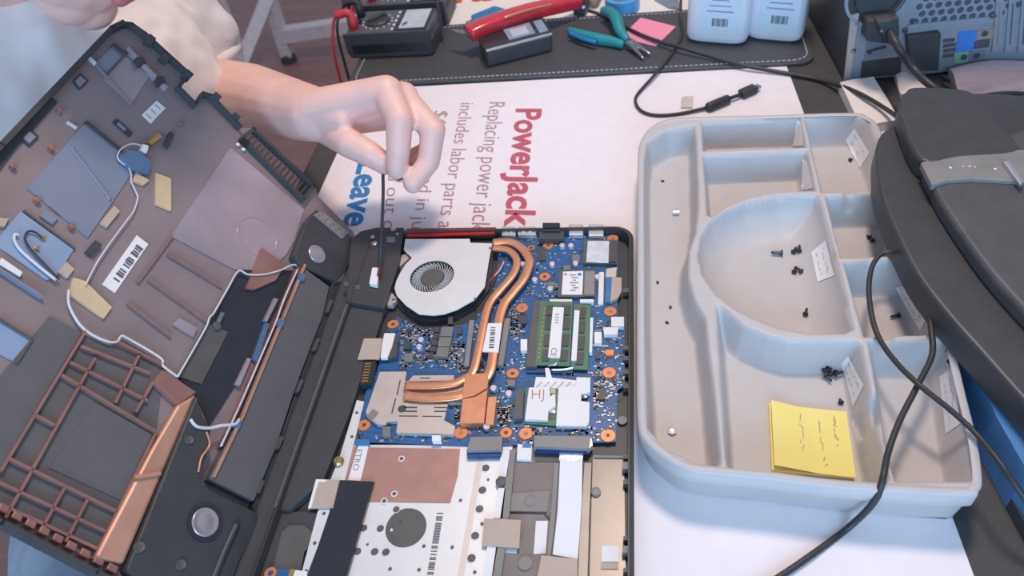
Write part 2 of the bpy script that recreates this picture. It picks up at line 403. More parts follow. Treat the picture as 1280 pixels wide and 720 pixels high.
grp('chip', [(542, 409, 549, 415), (541, 416.5, 548, 423), (539, 424, 546.5, 431), (537, 432.5, 544.5, 439), (535, 440.5, 542, 447), (571, 410, 577, 417), (672, 309, 682, 325), (748, 486, 757, 499), (505, 428, 512, 436), (649, 394, 658, 404), (744, 440, 750, 448), (640, 500, 644, 506), (560, 395, 566, 405)], .0022, 'chip')
grp('connector_block', [((587, 400), (593, 400), (586, 458), (580, 458)), ((631, 398), (638, 398), (629, 456), (622, 456)), (744, 412, 752, 428), (650, 424, 659, 438)], .004, 'connector')
grp('white_block', [(651, 424, 659, 438), (743, 415, 752, 429), ((764, 396), (780, 396), (780, 408), (764, 408)), ((754, 409), (773, 409), (772, 418), (755, 418)), ((738, 397), (741.5, 397), (740, 440), (736.5, 440)), (687, 374, 715, 377), (725, 374, 742, 377.5), (540, 544, 551, 551)], .0046, 'label_white')
grp('orange_block', [(757, 437, 767, 444)], .003, 'copper_pad')
# ports on the far edge
for u0, v0, u1, v1, m in ((627, 283, 644.5, 294, 'tin'), (647, 283, 670, 293, 'tin'), (711, 280, 729, 293, 'tin'), (735.5, 280, 754.5, 294, 'tin')):
    pt = pb('port', rect(u0, v0, u1, v1), .0055, m, bevel=.0006); busy(u0, v0, u1, v1)
    w = u1-u0
    for k in range(2): lb('port_slot', rect(u0+w*(.25+.35*k), v0+3, u0+w*(.40+.35*k), v0+7), ZB+.0055, ZB+.0059, 'label_white', pcb)
    lb('port_lip', rect(u0+2, v1-2, u1-2, v1+1), ZB, ZB+.003, 'blue_plastic', pcb)
pb('vga_port', rect(678, 278, 700, 288), .0085, 'black_gloss', bevel=.0008); pb('vga_base', rect(674, 286, 705, 299), .006, 'chip'); busy(673, 278, 706, 300)
# foil covered card, labelled card and ribbon cables
cd1 = pb('express_card', [(730, 299), (772, 300), (771, 330), (729, 329)], .003, 'dark_grey'); busy(728, 298, 774, 333)
lb('foil_shield', [(734.5, 300.7), (761.6, 301), (760.7, 328), (732.7, 327)], ZB+.003, ZB+.0042, 'foil', pcb, bevel=.0004)
lb('card_frame', [(762.5, 302), (771, 302), (770, 327), (761.5, 327)], ZB+.003, ZB+.0048, 'chip', pcb)
pb('storage_card', [(699, 338), (745, 337), (744, 371), (697, 371)], .003, 'dark_grey'); busy(697, 336, 746, 372)
lb('card_label', [(704, 339.5), (729, 338.6), (728, 368), (702, 368)], ZB+.003, ZB+.0036, 'label_white', pcb)
for i in range(7): lb('card_print', rect(712+(i % 3)*2, 343+i*3.2, 720+(i % 2)*3, 344.4+i*3.2), ZB+.0036, ZB+.0037, 'ink_faint', pcb)
lathe('label_mark', W(724.5, 343, ZB+.0036), EZ, [(.0018, 0), (.0018, .0002)], 'ink_blue', pcb, n=12)
lathe('label_mark', W(707, 343, ZB+.0036), EZ, [(.0014, 0), (.0014, .0002)], 'ink_faint', pcb, n=12)
lb('card_socket', [(731, 339), (743.5, 338.5), (743, 368), (730, 368)], ZB+.003, ZB+.0052, 'connector', pcb)
lb('ribbon_clamp', [(749, 340), (755, 340), (754, 380), (747.5, 380)], ZB, ZB+.003, 'cream', pcb)
lb('ribbon_stripe', [(758, 346), (765, 346), (763, 378), (756.5, 378)], ZB, ZB+.0022, 'blue_plastic', pcb)
lb('ribbon_cable', [(765, 346), (777, 347), (777, 364), (772, 373), (763, 377)], ZB, ZB+.0035, 'tape_tan', pcb)
lb('ribbon_end', [(758, 336), (771, 334), (770, 346), (757, 346)], ZB, ZB+.004, 'steel_plate', pcb); busy(746, 333, 780, 382)
# memory
pb('memory_socket', [(667, 375), (678, 375), (671, 458), (657, 458)], .0052, 'dark_grey', bevel=.0004); busy(655, 373, 742, 466)
lb('memory_module', [(676, 376), (716, 377.5), (712, 457), (669, 456)], ZB+.0042, ZB+.0054, 'ram_green', pcb)
lb('memory_module', [(718, 380), (739, 381), (734.5, 462), (713, 461)], ZB+.0022, ZB+.0034, 'ram_green', pcb)
def z4(x, y): return (640+x/4, 360+y/4)
for ps_, zz in (([(172, 85, 205, 135), (245, 88, 292, 133), (166, 145, 200, 205), (255, 148, 290, 203), (160, 230, 192, 288), (247, 230, 285, 288), (152, 310, 188, 362), (240, 310, 278, 362)], ZB+.0054),
               ([(340, 97, 368, 150), (335, 165, 365, 222), (330, 240, 362, 305), (320, 322, 358, 380)], ZB+.0034)):
    for x0, y0, x1, y1 in ps_: lb('memory_chip', [z4(x0+3, y0), z4(x1+3, y0), z4(x1-3, y1), z4(x0-3, y1)], zz, zz+.0012, 'chip', pcb)
l1 = lb('memory_label', [z4(205, 95), z4(260, 97), z4(240, 348), z4(180, 345)], ZB+.0054, ZB+.0070, 'label_white', pcb)
l2 = lb('memory_label', [z4(312, 110), z4(338, 112), z4(322, 362), z4(296, 360)], ZB+.0034, ZB+.0050, 'label_white', pcb)
for (x, y, z) in ((212, 300, ZB+.0071),):
    p0 = W(*z4(x-14, y), z); p1 = W(*z4(x-20, y+42), z); text('label_text', 'CE', p0, p1, W(*z4(x+14, y), z), 'ink_faint', pcb, thick=.0001)
for k in range(4): lb('label_print', [z4(216-k, 130+k*14), z4(236-k, 130+k*14), z4(236-k, 134+k*14), z4(216-k, 134+k*14)], ZB+.0070, ZB+.0071, 'ink_faint', pcb)
for k in range(12): lb('memory_contact', [z4(160-k*2.6, 100+k*22), z4(166-k*2.6, 100+k*22), z4(165-k*2.6, 110+k*22), z4(159-k*2.6, 110+k*22)], ZB+.0054, ZB+.0057, 'gold', pcb)
tube('memory_clip', [W(*z4(180, 388), .018), W(*z4(215, 382), .0195), W(*z4(225, 376), .0195)], .0011, 'silver', pcb)
tube('memory_clip', [W(*z4(195, 410), .0165), W(*z4(260, 408), .0165), W(*z4(308, 400), .0165)], .0011, 'silver', pcb)
pb('memory_base', [z4(75, 395), z4(310, 405), z4(300, 425), z4(70, 422)], .002, 'pcb_dark')
# wireless card
busy(640, 470, 742, 533)
pb('card_socket', [z4(20, 508), z4(60, 508), z4(52, 650), z4(12, 655)], .0045, 'dark_grey')
pb('card_board', [z4(70, 500), z4(230, 480), z4(225, 690), z4(62, 675)], .0018, 'ram_green')
pb('tape_tab', [z4(165, 400), z4(185, 400), z4(200, 450), z4(170, 450)], .0055, 'label_white')
pb('shield_plate', [z4(120, 445), z4(200, 448), z4(320, 462), z4(318, 496), z4(110, 498)], .0042, 'label_white')
pb('shield_plate', [z4(85, 498), z4(188, 494), z4(190, 542), z4(216, 528), z4(218, 588), z4(182, 612), z4(178, 662), z4(65, 655)], .0048, 'label_white')
pb('shield_plate', [z4(232, 495), z4(318, 488), z4(322, 445), z4(392, 447), z4(391, 515), z4(378, 524), z4(346, 526), z4(346, 564), z4(388, 570), z4(386, 670), z4(372, 690), z4(220, 688)], .0054, 'label_white', bevel=.0003)
for x, y, s in ((205, 515, 4), (208, 540, 3)): pb('solder_block', rect(*z4(x-3*s, y-3*s), *z4(x+3*s, y+3*s)), .003, 'tape_yellow')
lathe('card_screw', W(*z4(362, 546), ZB), EZ, [(.0030, 0), (.0030, .0030), (.0012, .0034)], 'chrome', pcb, n=14)
lathe('card_screw', W(*z4(203, 622), ZB), EZ, [(.0026, 0), (.0026, .0020), (.0010, .0024)], 'tin', pcb, n=14)
lathe('card_screw', W(*z4(200, 648), ZB), EZ, [(.0030, 0), (.0030, .0024), (.0010, .0026)], 'dark_grey', pcb, n=14)
for k in range(5): tube('hatching', [W(*z4(120+k*36, 498), ZB+.0044), W(*z4(150+k*36, 470), ZB+.0044)], .00022, 'ink_faint', pcb, n=4, sp=0)
text('card_text', 'HJ', W(*z4(98, 555), ZB+.0049), W(*z4(160, 552), ZB+.0049), W(*z4(100, 508), ZB+.0049), 'copper_sheet', pcb, off=-.01, thick=.0001)
# processor bracket
sp_ = lambda *q: [(430+x/4, 390+y/4) for x, y in q]
busy(455, 462, 570, 545)
br = pb('processor_bracket', sp_((178, 298), (312, 297), (288, 450), (520, 458), (500, 540), (555, 570), (548, 612), (260, 603), (268, 545), (215, 548), (205, 565), (165, 560), (115, 520), (108, 500)), .0042, 'steel_plate', bevel=.0003)
pb('bracket_flange', sp_((345, 318), (550, 316), (548, 342), (320, 347)), .0044, 'steel_plate')
pb('pipe_seat', sp_((300, 345), (600, 340), (590, 455), (285, 450)), .0030, 'steel_plate')
for q in (((278, 340), (284, 340), (268, 414), (262, 414)), ((255, 432), (261, 432), (242, 506), (236, 506)), ((275, 517), (370, 518), (370, 522), (275, 521)), ((392, 519), (490, 520), (490, 524), (392, 523)), ((300, 473), (365, 474), (365, 480), (300, 479)), ((300, 492), (365, 493), (365, 499), (300, 498)), ((450, 474), (518, 475), (518, 480), (450, 479)), ((450, 493), (515, 494), (515, 499), (450, 498)), ((378, 328), (430, 327), (430, 332), (378, 333))):
    lb('slot', sp_(*q), ZB+.0042, ZB+.0045, 'chip', pcb)
lathe('keyhole', W(*sp_((291, 485))[0], ZB+.0040), EZ, [(.0034, 0), (.0034, .0005)], 'chip', pcb, n=18)
pb('bracket_tab', sp_((145, 485), (172, 503), (145, 535), (112, 520)), .0050, 'connector')
# heat pipes
hz = ZB+.0058
PO = [(616, 303), (637, 302.5), (651.5, 310), (660.5, 322), (661.5, 331), (655, 348), (641, 366), (630.5, 380), (624, 400), (617, 440), (612.5, 464), (600, 481), (585, 490), (570, 495.5), (540, 497.5), (520, 496.5), (506, 494.5)]
PI = [(616, 310), (634, 312.5), (644, 321), (646, 331), (641, 344), (625, 363), (613.6, 377), (607, 395), (598, 440), (591, 465), (580, 474), (565, 480), (540, 482.5), (506, 482.5)]
tube('heat_pipe', [W(u, v, hz+.0006) for u, v in PO], .003, 'copper', lap, n=10, up=EZ, w=.0080, h=.0030)
tube('heat_pipe', [W(u, v, hz) for u, v in PI], .003, 'copper', lap, n=10, up=EZ, w=.0070, h=.0030)
for q in PO[::2]+PI[::2]: busy(q[0]-9, q[1]-8, q[0]+9, q[1]+8)
for k in range(len(PO)-1): busy((PO[k][0]+PO[k+1][0])/2-9, (PO[k][1]+PO[k+1][1])/2-8, (PO[k][0]+PO[k+1][0])/2+9, (PO[k][1]+PO[k+1][1])/2+8)
lb('heat_plate', [(581.5, 467.5), (611, 466), (610, 482), (605, 529), (574.5, 529)], ZB, hz+.0004, 'copper', bevel=.0004)
lb('heat_clamp', [(581.5, 467.5), (611, 466), (609.5, 484), (594, 493), (577, 497)], hz+.0012, hz+.0026, 'copper', bevel=.0004)
lb('heat_strip', [(610, 496), (621, 495), (617, 531), (606, 531)], ZB, hz-.001, 'copper', bevel=.0004); busy(574, 466, 622, 532)
lb('pipe_label', [(610, 404), (627.5, 404), (623, 440), (603, 439)], hz+.0012, hz+.0025, 'label_white')
for i in range(9): lb('barcode_bar', [(613.5-.25*i*3.1/3, 409+i*3), (619.5-.25*i*3.1/3, 409+i*3), (619.2-.25*i*3.1/3, 410.2+(i % 3)*.5+i*3), (613.2-.25*i*3.1/3, 410.2+(i % 3)*.5+i*3)], hz+.0025, hz+.0026, 'ink_grey')
# connectors along the near edge
lb('drive_connector', [(588, 546), (628, 545), (627, 562), (583, 563)], ZB, ZB+.0065, 'connector', pcb, bevel=.0004)
lb('connector_base', [(583, 562), (627, 561), (626, 569), (584, 570)], ZB-.001, ZB+.003, 'pcb_dark', pcb)
lb('wide_connector', [(668, 544), (738, 545), (736, 561), (667, 558)], ZB, ZB+.0065, 'connector', pcb, bevel=.0004)
lb('connector_base', [(669, 558), (735, 560), (734, 565), (670, 563)], ZB-.001, ZB+.003, 'pcb_dark', pcb)
lb('board_clip', [(724, 556), (739, 547), (741, 556), (735, 562)], ZB, ZB+.005, 'tin', pcb)
busy(583, 543, 628, 565); busy(666, 543, 741, 565)
# battery connector and display cable at the left edge
bc = lb('battery_connector', [(454, 452), (470, 451), (464, 479), (450, 481)], ZB-.001, ZB+.0055, 'black_gloss', pcb)
for k in range(7): lb('contact', [(456-.7*k, 454+3.6*k), (464-.7*k, 453.6+3.6*k), (464-.7*k, 455+3.6*k), (456-.7*k, 455.4+3.6*k)], ZB+.0055, ZB+.0059, 'gold', pcb)
lb('cable_tape', [(455, 423), (478, 423), (474, 449), (447, 449)], ZB+.004, ZB+.0052, 'tape_tan', pcb)
lb('cable_end', [(480, 416), (494, 416), (490, 432), (484, 447), (475, 447), (477, 430)], ZB+.002, ZB+.006, 'cream', pcb, bevel=.0008)
lb('cable_boot', [(494, 418), (498, 424), (496, 446), (484, 448), (490, 432)], ZB, ZB+.0045, 'chip', pcb)
busy(446, 415, 500, 482)
# tiny surface mounted parts, too many to count
mb = MB(); mb2 = MB(); poly = [(622, 291), (766, 285), (773, 292), (772, 404), (781, 411), (781, 482), (772, 487), (770, 552), (600, 557), (452, 552), (447, 537), (457, 490), (470, 468), (478, 440), (484, 412), (497, 396), (508, 402), (530, 411), (560, 411), (590, 402), (612, 380), (622, 345)]
def inside(u, v, P):
    c = False; j = len(P)-1
    for i in range(len(P)):
        if (P[i][1] > v) != (P[j][1] > v) and u < (P[j][0]-P[i][0])*(v-P[i][1])/(P[j][1]-P[i][1])+P[i][0]: c = not c
        j = i
    return c
mb3 = MB(); cl = [(random.uniform(460, 775), random.uniform(290, 550)) for _ in range(70)]; k = 0; tries = 0
while k < 1700 and tries < 30000:
    tries += 1
    if random.random() < .7: c0 = random.choice(cl); u, v = c0[0]+round(random.gauss(0, 9)/3)*3, c0[1]+round(random.gauss(0, 7)/3)*3
    else: u, v = random.uniform(450, 781), random.uniform(287, 552)
    if not inside(u, v, poly) or any(b[0] < u < b[2] and b[1] < v < b[3] for b in BUSY): continue
    s = random.choice((.0005, .0008, .0011)); t = random.choice((.0005, .0007))
    random.choice((mb, mb, mb2, mb3)).add(*g_box(W(u, v, ZB)+EZ*.0004, EX, EY, EZ, s, t, .0005)); k += 1
tag(mb3.build('surface_components', 'chip_tan', pcb), kind='stuff')
tag(mb.build('surface_components', 'tin', pcb), kind='stuff'); tag(mb2.build('surface_components', 'chip', pcb), kind='stuff')
mb = MB()
for k in range(150):
    u, v = random.uniform(450, 783), random.uniform(287, 552)
    if not inside(u, v, poly): continue
    p = W(u, v, ZB+.0001); d = random.choice((EX, EY, nrm((1, 1, 0)), nrm((1, -1, 0))))*random.uniform(.003, .009); mb.add(*strip_quad(p, p+d, .0004))
tag(mb.build('circuit_traces', 'pcb_dark', pcb), kind='stuff')

# lower half: keyboard back plate, copper sheet, tapes, plastic floor
zp = .0118
def ell(u, v, a, b, n=14): return [(u+a*math.cos(2*math.pi*i/n), v+b*math.sin(2*math.pi*i/n)) for i in range(n)]
holes = [ell(507.5, 659.5, 25.5, 24, 24)]
sm = [(563, 573.5, 4, 3.6), (493, 617.5, 4, 3.6), (480.5, 626.5, 4, 3.6), (495.5, 637, 4.2, 4), (454.8, 660.5, 4.6, 4.6), (475.6, 661, 4.6, 4.6), (447, 689.5, 4.8, 4.8), (468.5, 690, 4.8, 4.8), (482.5, 690.5, 4.8, 4.8), (459.5, 681, 1.8, 1.8), (530, 683, 2.4, 2.4), (565.4, 684.5, 2.4, 2.4), (487.8, 711.6, 2.4, 2.4), (524, 712.6, 2.4, 2.4), (575.8, 625.8, 2.2, 2), (607, 585.3, 5, 4.6), (603, 613, 5, 4.6), (599.5, 636.5, 5, 4.8), (594, 670, 5.2, 5), (589.5, 698, 5.4, 5.2), (610.3, 600, 1.8, 1.6), (602.7, 655.2, 2.4, 2.2), (593.5, 715.5, 2.4, 2.4)]
pl = lb('key_plate', [(440, 556), (641, 556), (618, 720), (600, 800), (380, 800), (410, 720), (428, 600)], ZF, zp, 'alu')
for e in sm:
    c = W(e[0], e[1], zp); r = np.linalg.norm(W(e[0]+e[2], e[1], zp)-c)
    mk('plate_hole', *g_lathe(c, EZ, [(r, 0), (r, .00025)], 16), 'dark_grey', pl)
    mk('hole_rim', *g_ring(c, EZ, r, r*1.18, .0005, 16), 'alu', pl)
c = W(507.5, 659.5, zp); lathe('plate_opening', c, EZ, [(.0145, 0), (.0145, .0003)], 'dark_grey', pl, n=36)
lathe('opening_screw', W(500.5, 652.5, zp+.0003), EZ, [(.0012, 0), (.001, .0005)], 'chip', pl, n=8); lathe('opening_screw', W(489.5, 662.5, zp+.0003), EZ, [(.0012, 0), (.001, .0005)], 'alu', pl, n=8)
zc = zp+.0006
lb('copper_sheet', [(440, 559), (575, 561), (572, 595), (562.5, 628.5), (463, 627), (424, 607)], zp, zc, 'copper_sheet')
for u, v in ((502, 573.5), (493, 617.5), (480.5, 626.5)):
    mk('sheet_eyelet', *g_ring(W(u, v, zc), EZ, .0016, .0025, .0005, 14), 'alu', pl); lathe('eyelet_hole', W(u, v, zc), EZ, [(.0016, 0), (.0016, .0003)], 'dark_grey', pl, n=12)
lb('side_flange', [(446, 500), (455, 502), (431, 600), (410, 650), (383, 720), (365, 780), (355, 780), (376, 720), (397, 640), (425, 570)], ZF, .0150, 'alu')
for u, v in ((446, 516), (440, 546), (405, 642), (393.5, 679), (383, 714)): lathe('flange_hole', W(u, v, .015), EZ, [(.0013, 0), (.0013, .0003)], 'dark_grey', lap, n=10)
lathe('brass_standoff', W(424, 578, .015), EZ, [(.0042, 0), (.0042, .002), (.003, .0038), (.0001, .004)], 'brass', lap, n=16, smooth=False)
rb = lb('touchpad_ribbon', [(448, 556), (461, 556), (450.5, 601), (435, 600)], zc, zc+.0012, 'label_white')
lb('ribbon_stripe', [(446, 549), (463, 549), (461, 556), (444, 556)], zc, zc+.0025, 'blue_plastic')
text('ribbon_print', 'ETRO', W(445.5, 562, zc+.0012), W(440.5, 588, zc+.0012), W(453, 562, zc+.0012), 'ink_faint', lap, thick=.0001)
lb('black_tape', [(425, 600), (467.5, 602), (433.5, 720), (410, 800), (360, 800), (385, 720)], .0125, .0152, 'black_gloss')
lb('tan_tape', [(399, 599), (424, 600), (416, 634), (386, 635)], .0155, .0172, 'tape_tan'); lb('tape_edge', [(395, 599), (409, 599.5), (406, 602), (398, 602), (389, 634), (385, 635)], .0155, .0176, 'label_white')
for i in range(46):
    v = 641+i*2.05; du = -.16*(v-641)
    if random.random() < .72: lb('barcode_bar', [(546+du, v), (554+du, v+.2), (554+du, v+1.5), (546+du, v+1.3)], zp, zp+.0002, 'ink_grey')
lb('plate_crease', [(598, 566), (606, 566), (580, 720), (572, 720)], zp, zp+.0003, 'tin')
# plastic floor with channels
lb('centre_floor', [(641, 556), (698, 556), (697, 720), (695, 800), (610, 800), (618, 720), (637, 585)], ZF, .0108, 'grey_brown')
lb('plastic_rail', [(637, 562), (645, 562), (637, 640), (627, 720), (618, 800), (604, 800), (614, 720)], ZF, .0142, 'mid_grey', bevel=.0004)
lb('rail_label', [(626, 564), (637, 564), (634, 596), (623, 595)], ZF, .0142, 'label_white'); lb('rail_label', [(623, 610), (632, 610), (628, 648), (616, 648)], ZF, .0142, 'label_white'); lb('rail_label', [(609, 683), (622, 684), (616, 720), (603, 720)], ZF, .0142, 'label_white')
lathe('rail_post', W(626, 603, .0142), EZ, [(.0036, 0), (.0036, .0016), (.002, .002)], 'dark_grey', lap, n=14)
lb('floor_step', [(640, 616), (688, 613), (684, 640), (636, 640)], .0108, .0116, 'mid_grey', bevel=.0003)
tube('floor_seam', [W(635, 640, .0115), W(680, 641, .0115), W(688, 650, .0115)], .0006, 'chip', lap, sp=0)
for u, v, r in ((663, 627, .0042), (656.5, 704.5, .005)): lathe('round_boss', W(u, v, .0108), EZ, [(r, 0), (r, .0012), (r*.8, .0014)], 'mid_grey', lap, n=18)
lb('label_tab', [(647, 555), (665, 556), (664, 575), (646, 574)], .0108, .0136, 'label_white'); lb('label_stripe', [(654, 551), (664, 551), (664, 559), (653, 559)], .0108, .0142, 'blue_plastic')
lb('dark_recess', [(668, 561), (701, 562), (699, 577), (669, 577)], .0108, .0114, 'chip')
lb('white_strip', [(670, 651), (685, 651), (682, 692), (667, 692)], .0108, .0116, 'label_white')
lb('white_strip', [(631, 685), (646, 686), (646, 691), (630, 690)], .0108, .0116, 'label_white')
lb('wide_tape', [(605, 648), (651, 650), (649, 685), (602, 682)], .0142, .0152, 'tape_tan')
lb('foil_strip', [(700, 562), (729, 563), (728, 577), (699, 575)], .0112, .0140, 'foil')
lb('tape_strip', [(700, 575), (728, 575.5), (727, 640), (722, 699), (691, 693), (697, 640)], .0112, .0136, 'tape_white')
lb('tan_tape', [(677, 694), (722, 699), (721, 760), (664, 760)], .0112, .0146, 'tape_tan')
lb('channel_wall', [(730, 578), (740, 578), (737, 650), (733, 800), (719, 800), (723, 690)], ZF, .0138, 'floor_grey', bevel=.0004)
lb('channel_wall', [(693, 578), (699, 578), (694, 650), (688, 700), (683, 700), (688, 640)], ZF, .0132, 'mid_grey', bevel=.0004)
lb('side_floor', [(741, 571), (780, 571), (782, 720), (782, 800), (735, 800), (737, 720)], ZF, .0112, 'floor_grey')
lb('floor_ridge', [(742, 569), (780, 570), (780, 572), (742, 571.5)], ZF, .0128, 'mid_grey')
lathe('round_boss', W(745, 616, .0112), EZ, [(.0034, 0), (.0034, .002), (.002, .0024)], 'mid_grey', lap, n=14)
lb('square_label', rect(752, 682, 773, 702), .0112, .0122, 'label_white'); lb('square_tape', rect(751, 703, 773, 711), .0112, .0120, 'tape_tan')
for v in (568, 600, 670, 710, 360, 432, 445, 462, 480): lb('wall_clip', rect(779, v, 786, v+5), .0112, .0165, 'dark_grey')
for v in (577, 682): lb('wall_clip', rect(778, v, 786, v+9), .0112, .017, 'mid_grey')
lathe('round_boss', W(778, 526, .0112), EZ, [(.0036, 0), (.0036, .001)], 'mid_grey', lap, n=14)
# near left corner: touchpad side with small board
lb('palm_floor', [(343, 640), (400, 640), (368, 720), (350, 780), (270, 780), (310, 720)], ZF, .0125, 'black_soft')
lb('palm_panel', [(352, 664), (362, 656), (380, 656), (391, 665), (389, 680), (380, 690), (376, 712), (340, 712)], .0125, .0134, 'dark_grey', bevel=.0004)
sb = lb('side_board', [(333, 710), (365, 712), (360, 760), (320, 760)], .0134, .0150, 'pcb')
mk('screw_pad', *g_ring(W(338.5, 717, .015), EZ, .002, .0042, .0008), 'copper_pad', sb); lb('side_ribbon', [(366, 712), (384, 714), (380, 760), (355, 760)], .0134, .0155, 'label_white', sb); lb('side_ribbon_stripe', [(363, 711), (369, 712), (360, 740), (354, 740)], .0134, .0158, 'gold', sb)
#%%COVER
# ------------------------------------------------------------------ bottom cover leaning open beside the laptop
TH = math.radians(55.5)
CC = W(440, 290, .012); CS = np.array([-math.cos(TH), 0, math.sin(TH)])      # up the slope
CN = np.array([math.sin(TH), 0, math.cos(TH)])                                # faces up and right
def CV(u, v, c=0.): return onplane(u, v, CC+CN*c, CN)
cov = thing('laptop_bottom_cover', (CC[0]-.07, .38, .0), 'copper tinted underside cover of the laptop, leaning open with its inner face showing', 'laptop cover')
def cs(name, P, c0, c1, m, par=None, **k):
    return prism(name, [CV(u, v, c1) for u, v in P], CN*(c0-c1), m, par or cov, **k)
def ab(p): d = p-CC; return (-d[1], d@CS)
out = [(152, 30), (163, 32), (180, 44), (186, 50), (235, 94), (234, 100), (222, 112), (243, 133), (252, 118), (262, 120), (300, 160), (316, 160), (345, 188), (394, 234), (398, 246), (440, 288), (446, 300), (432, 330), (416, 352), (370, 475), (300, 660), (255, 785), (118, 718), (0, 656), (-150, 577), (-310, 490), (-290, 470), (-150, 335), (0, 184), (138, 38)]
vent = [(303, 172), (316, 163), (390, 232), (378, 249)]
sh = mk('shell', *fill_holes([CV(u, v) for u, v in out], [[CV(u, v) for u, v in vent]], .0028, CN), 'cover_grey', cov)
def wall(name, P, h, w, m, par=None, base=0.):
    mb = MB()
    for (u0, v0), (u1, v1) in zip(P[:-1], P[1:]):
        a, b = CV(u0, v0, base+h/2), CV(u1, v1, base+h/2); d = nrm(b-a)
        mb.add(*g_box((a+b)/2, d, nrm(np.cross(CN, d)), CN, np.linalg.norm(b-a)/2+w*.3, w/2, h/2))
    return mb.build(name, m, par or cov)
wall('rim', [(-310, 490), (-150, 335), (0, 184), (138, 38), (152, 31)], .009, .004, 'black_soft')
wall('rim', [(152, 31), (163, 32), (180, 44), (235, 94), (222, 111)], .007, .0025, 'black_soft')
wall('rim', [(222, 111), (243, 132), (252, 118), (262, 121), (300, 160)], .007, .0025, 'black_soft')
wall('rim', [(255, 782), (118, 717), (0, 655), (-150, 576)], .008, .003, 'black_soft')
for u, v in ((184, 49), (203, 71), (231, 93), (266, 121), (290, 146)): wall('snap_tab', [(u, v), (u+5, v+4)], .011, .004, 'black_soft')
# vent grille
for a, b in (((302, 174), (378, 250)), ((315, 162), (391, 233)), ((302, 174), (316, 162)), ((378, 250), (391, 233)), ((303, 175), (309, 181))): wall('vent_frame', [a, b], .006, .0035, 'black_soft')
for i in range(1, 15):
    t = i/15; wall('vent_bar', [(302+76*t, 174+76*t), (315+76*t, 162+71*t)], .004, .0016, 'black_soft', base=-.001)
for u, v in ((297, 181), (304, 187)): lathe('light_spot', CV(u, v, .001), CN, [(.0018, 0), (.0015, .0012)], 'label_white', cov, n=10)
# films, shields, labels
cs('fan_film', [(288, 184), (380, 262), (368, 300), (358, 318), (330, 345), (292, 336), (214, 295)], 0, .0012, 'cover_film')
mk('film_emboss', *g_ring(CV(322, 296, .0012), CN, .0188, .0198, .0004, 36), 'cover_film', cov)
cs('drive_film', [(107, 154), (158, 195), (166, 214), (141, 252), (110, 297), (34, 235)], 0, .0012, 'cover_blue')
tube('film_fold', [CV(88, 184, .0014), CV(112, 215, .0014), CV(138, 250, .0014)], .0012, 'cover_blue', cov)
wall('film_frame', [(107, 153), (152, 189)], .0035, .002, 'black_soft')
cs('memory_film', [(26, 264), (92, 312), (70, 346), (58, 350), (-8, 304)], 0, .0012, 'film_blue')
wall('film_frame', [(30, 264), (93, 311)], .002, .0014, 'dark_grey')
cs('blue_window', [(0, 400), (38, 424), (20, 453), (-24, 430)], 0, .0012, 'film_blue'); wall('window_frame', [(-2, 399), (39, 424)], .003, .0015, 'dark_grey'); wall('window_frame', [(39, 424), (20, 454)], .003, .0015, 'dark_grey')
cs('silver_patch', [(157, 70), (187, 95), (164, 130), (131, 98)], 0, .0012, 'cover_film')
cs('blue_patch', [(142, 57), (155, 68), (134, 91), (119, 79)], 0, .0014, 'cover_blue'); wall('patch_frame', [(141, 56), (156, 69)], .004, .0025, 'black_soft'); wall('patch_frame', [(156, 69), (133, 93)], .003, .0016, 'dark_grey'); wall('patch_frame', [(119, 80), (164, 131)], .003, .0012, 'cover_grey')
wall('divider', [(159, 62), (178, 82), (207, 111)], .006, .0022, 'cover_film')
for u, v in ((176, 75), (201, 99)): cs('latch', [(u-5, v-4), (u+3, v-4), (u+7, v+4), (u-1, v+5)], 0, .007, 'black_soft')
wall('pin', [(112, 73), (119, 80)], .004, .001, 'wire_white'); wall('pin', [(84, 153), (95, 160)], .003, .001, 'wire_white')
for P, Q in (([(100, 91), (111, 101), (100, 112), (91, 101)], [(100, 94), (108, 101), (100, 109), (94, 101)]), ([(38, 160), (49, 171), (37, 183), (25, 172)], [(37, 164), (45, 171), (37, 179), (29, 172)]), ([(146, 148), (166, 166), (162, 171), (141, 152)], [(148, 152), (158, 161), (156, 164), (146, 155)])):
    cs('foot_socket', P, 0, .0014, 'black_soft'); cs('socket_light', Q, .0012, .002, 'cover_blue')
cs('model_label', [(196, 125.5), (207, 135), (189, 154), (178, 143)], 0, .0008, 'label_white')
for k in range(3): wall('label_print', [(183+5.5*k, 143-6*k), (189+5.5*k, 148-6*k)], .0002, .0009, 'ink_faint', base=.0008)
cs('barcode_label', [(171, 294), (185.5, 305), (144, 366), (128, 355)], 0, .0008, 'label_white')
for k in range(15):
    t = .14+k*.047
    if k in (4, 9, 13): continue
    a = (1-t)*np.array([178, 300])+t*np.array([135, 361]); wall('barcode_bar', [a+np.array([-1, -1.2]), a+np.array([5.2, 3.2])], .0002, .0014 if k % 3 else .0024, 'ink_grey', base=.0008)
for P, m in (([(195, 216), (214, 223), (214, 263), (195, 255)], 'tape_yellow'), ([(92, 347), (106, 351), (140, 384), (130, 398), (86, 367)], 'tape_yellow'), ([(170, 215), (187, 225), (180, 231), (166, 226)], 'tape_yellow'), ([(143, 257), (150, 264), (134, 284), (125, 278)], 'tape_tan'), ([(83, 327), (93, 336), (85, 347), (72, 340)], 'tape_tan'), ([(224, 397), (247, 410), (242, 421), (216, 405)], 'cover_film'), ([(0, 272), (11, 273), (6, 283), (-6, 281)], 'tape_tan'), ([(57, 261), (73, 272), (66, 280), (50, 269)], 'cover_blue')):
    cs('tape', P, 0, .0022, m)
cs('sensor_box', [(160, 187), (175, 189), (191, 203), (186, 216), (166, 211), (150, 197)], 0, .006, 'blue_dull', bevel=.0006)
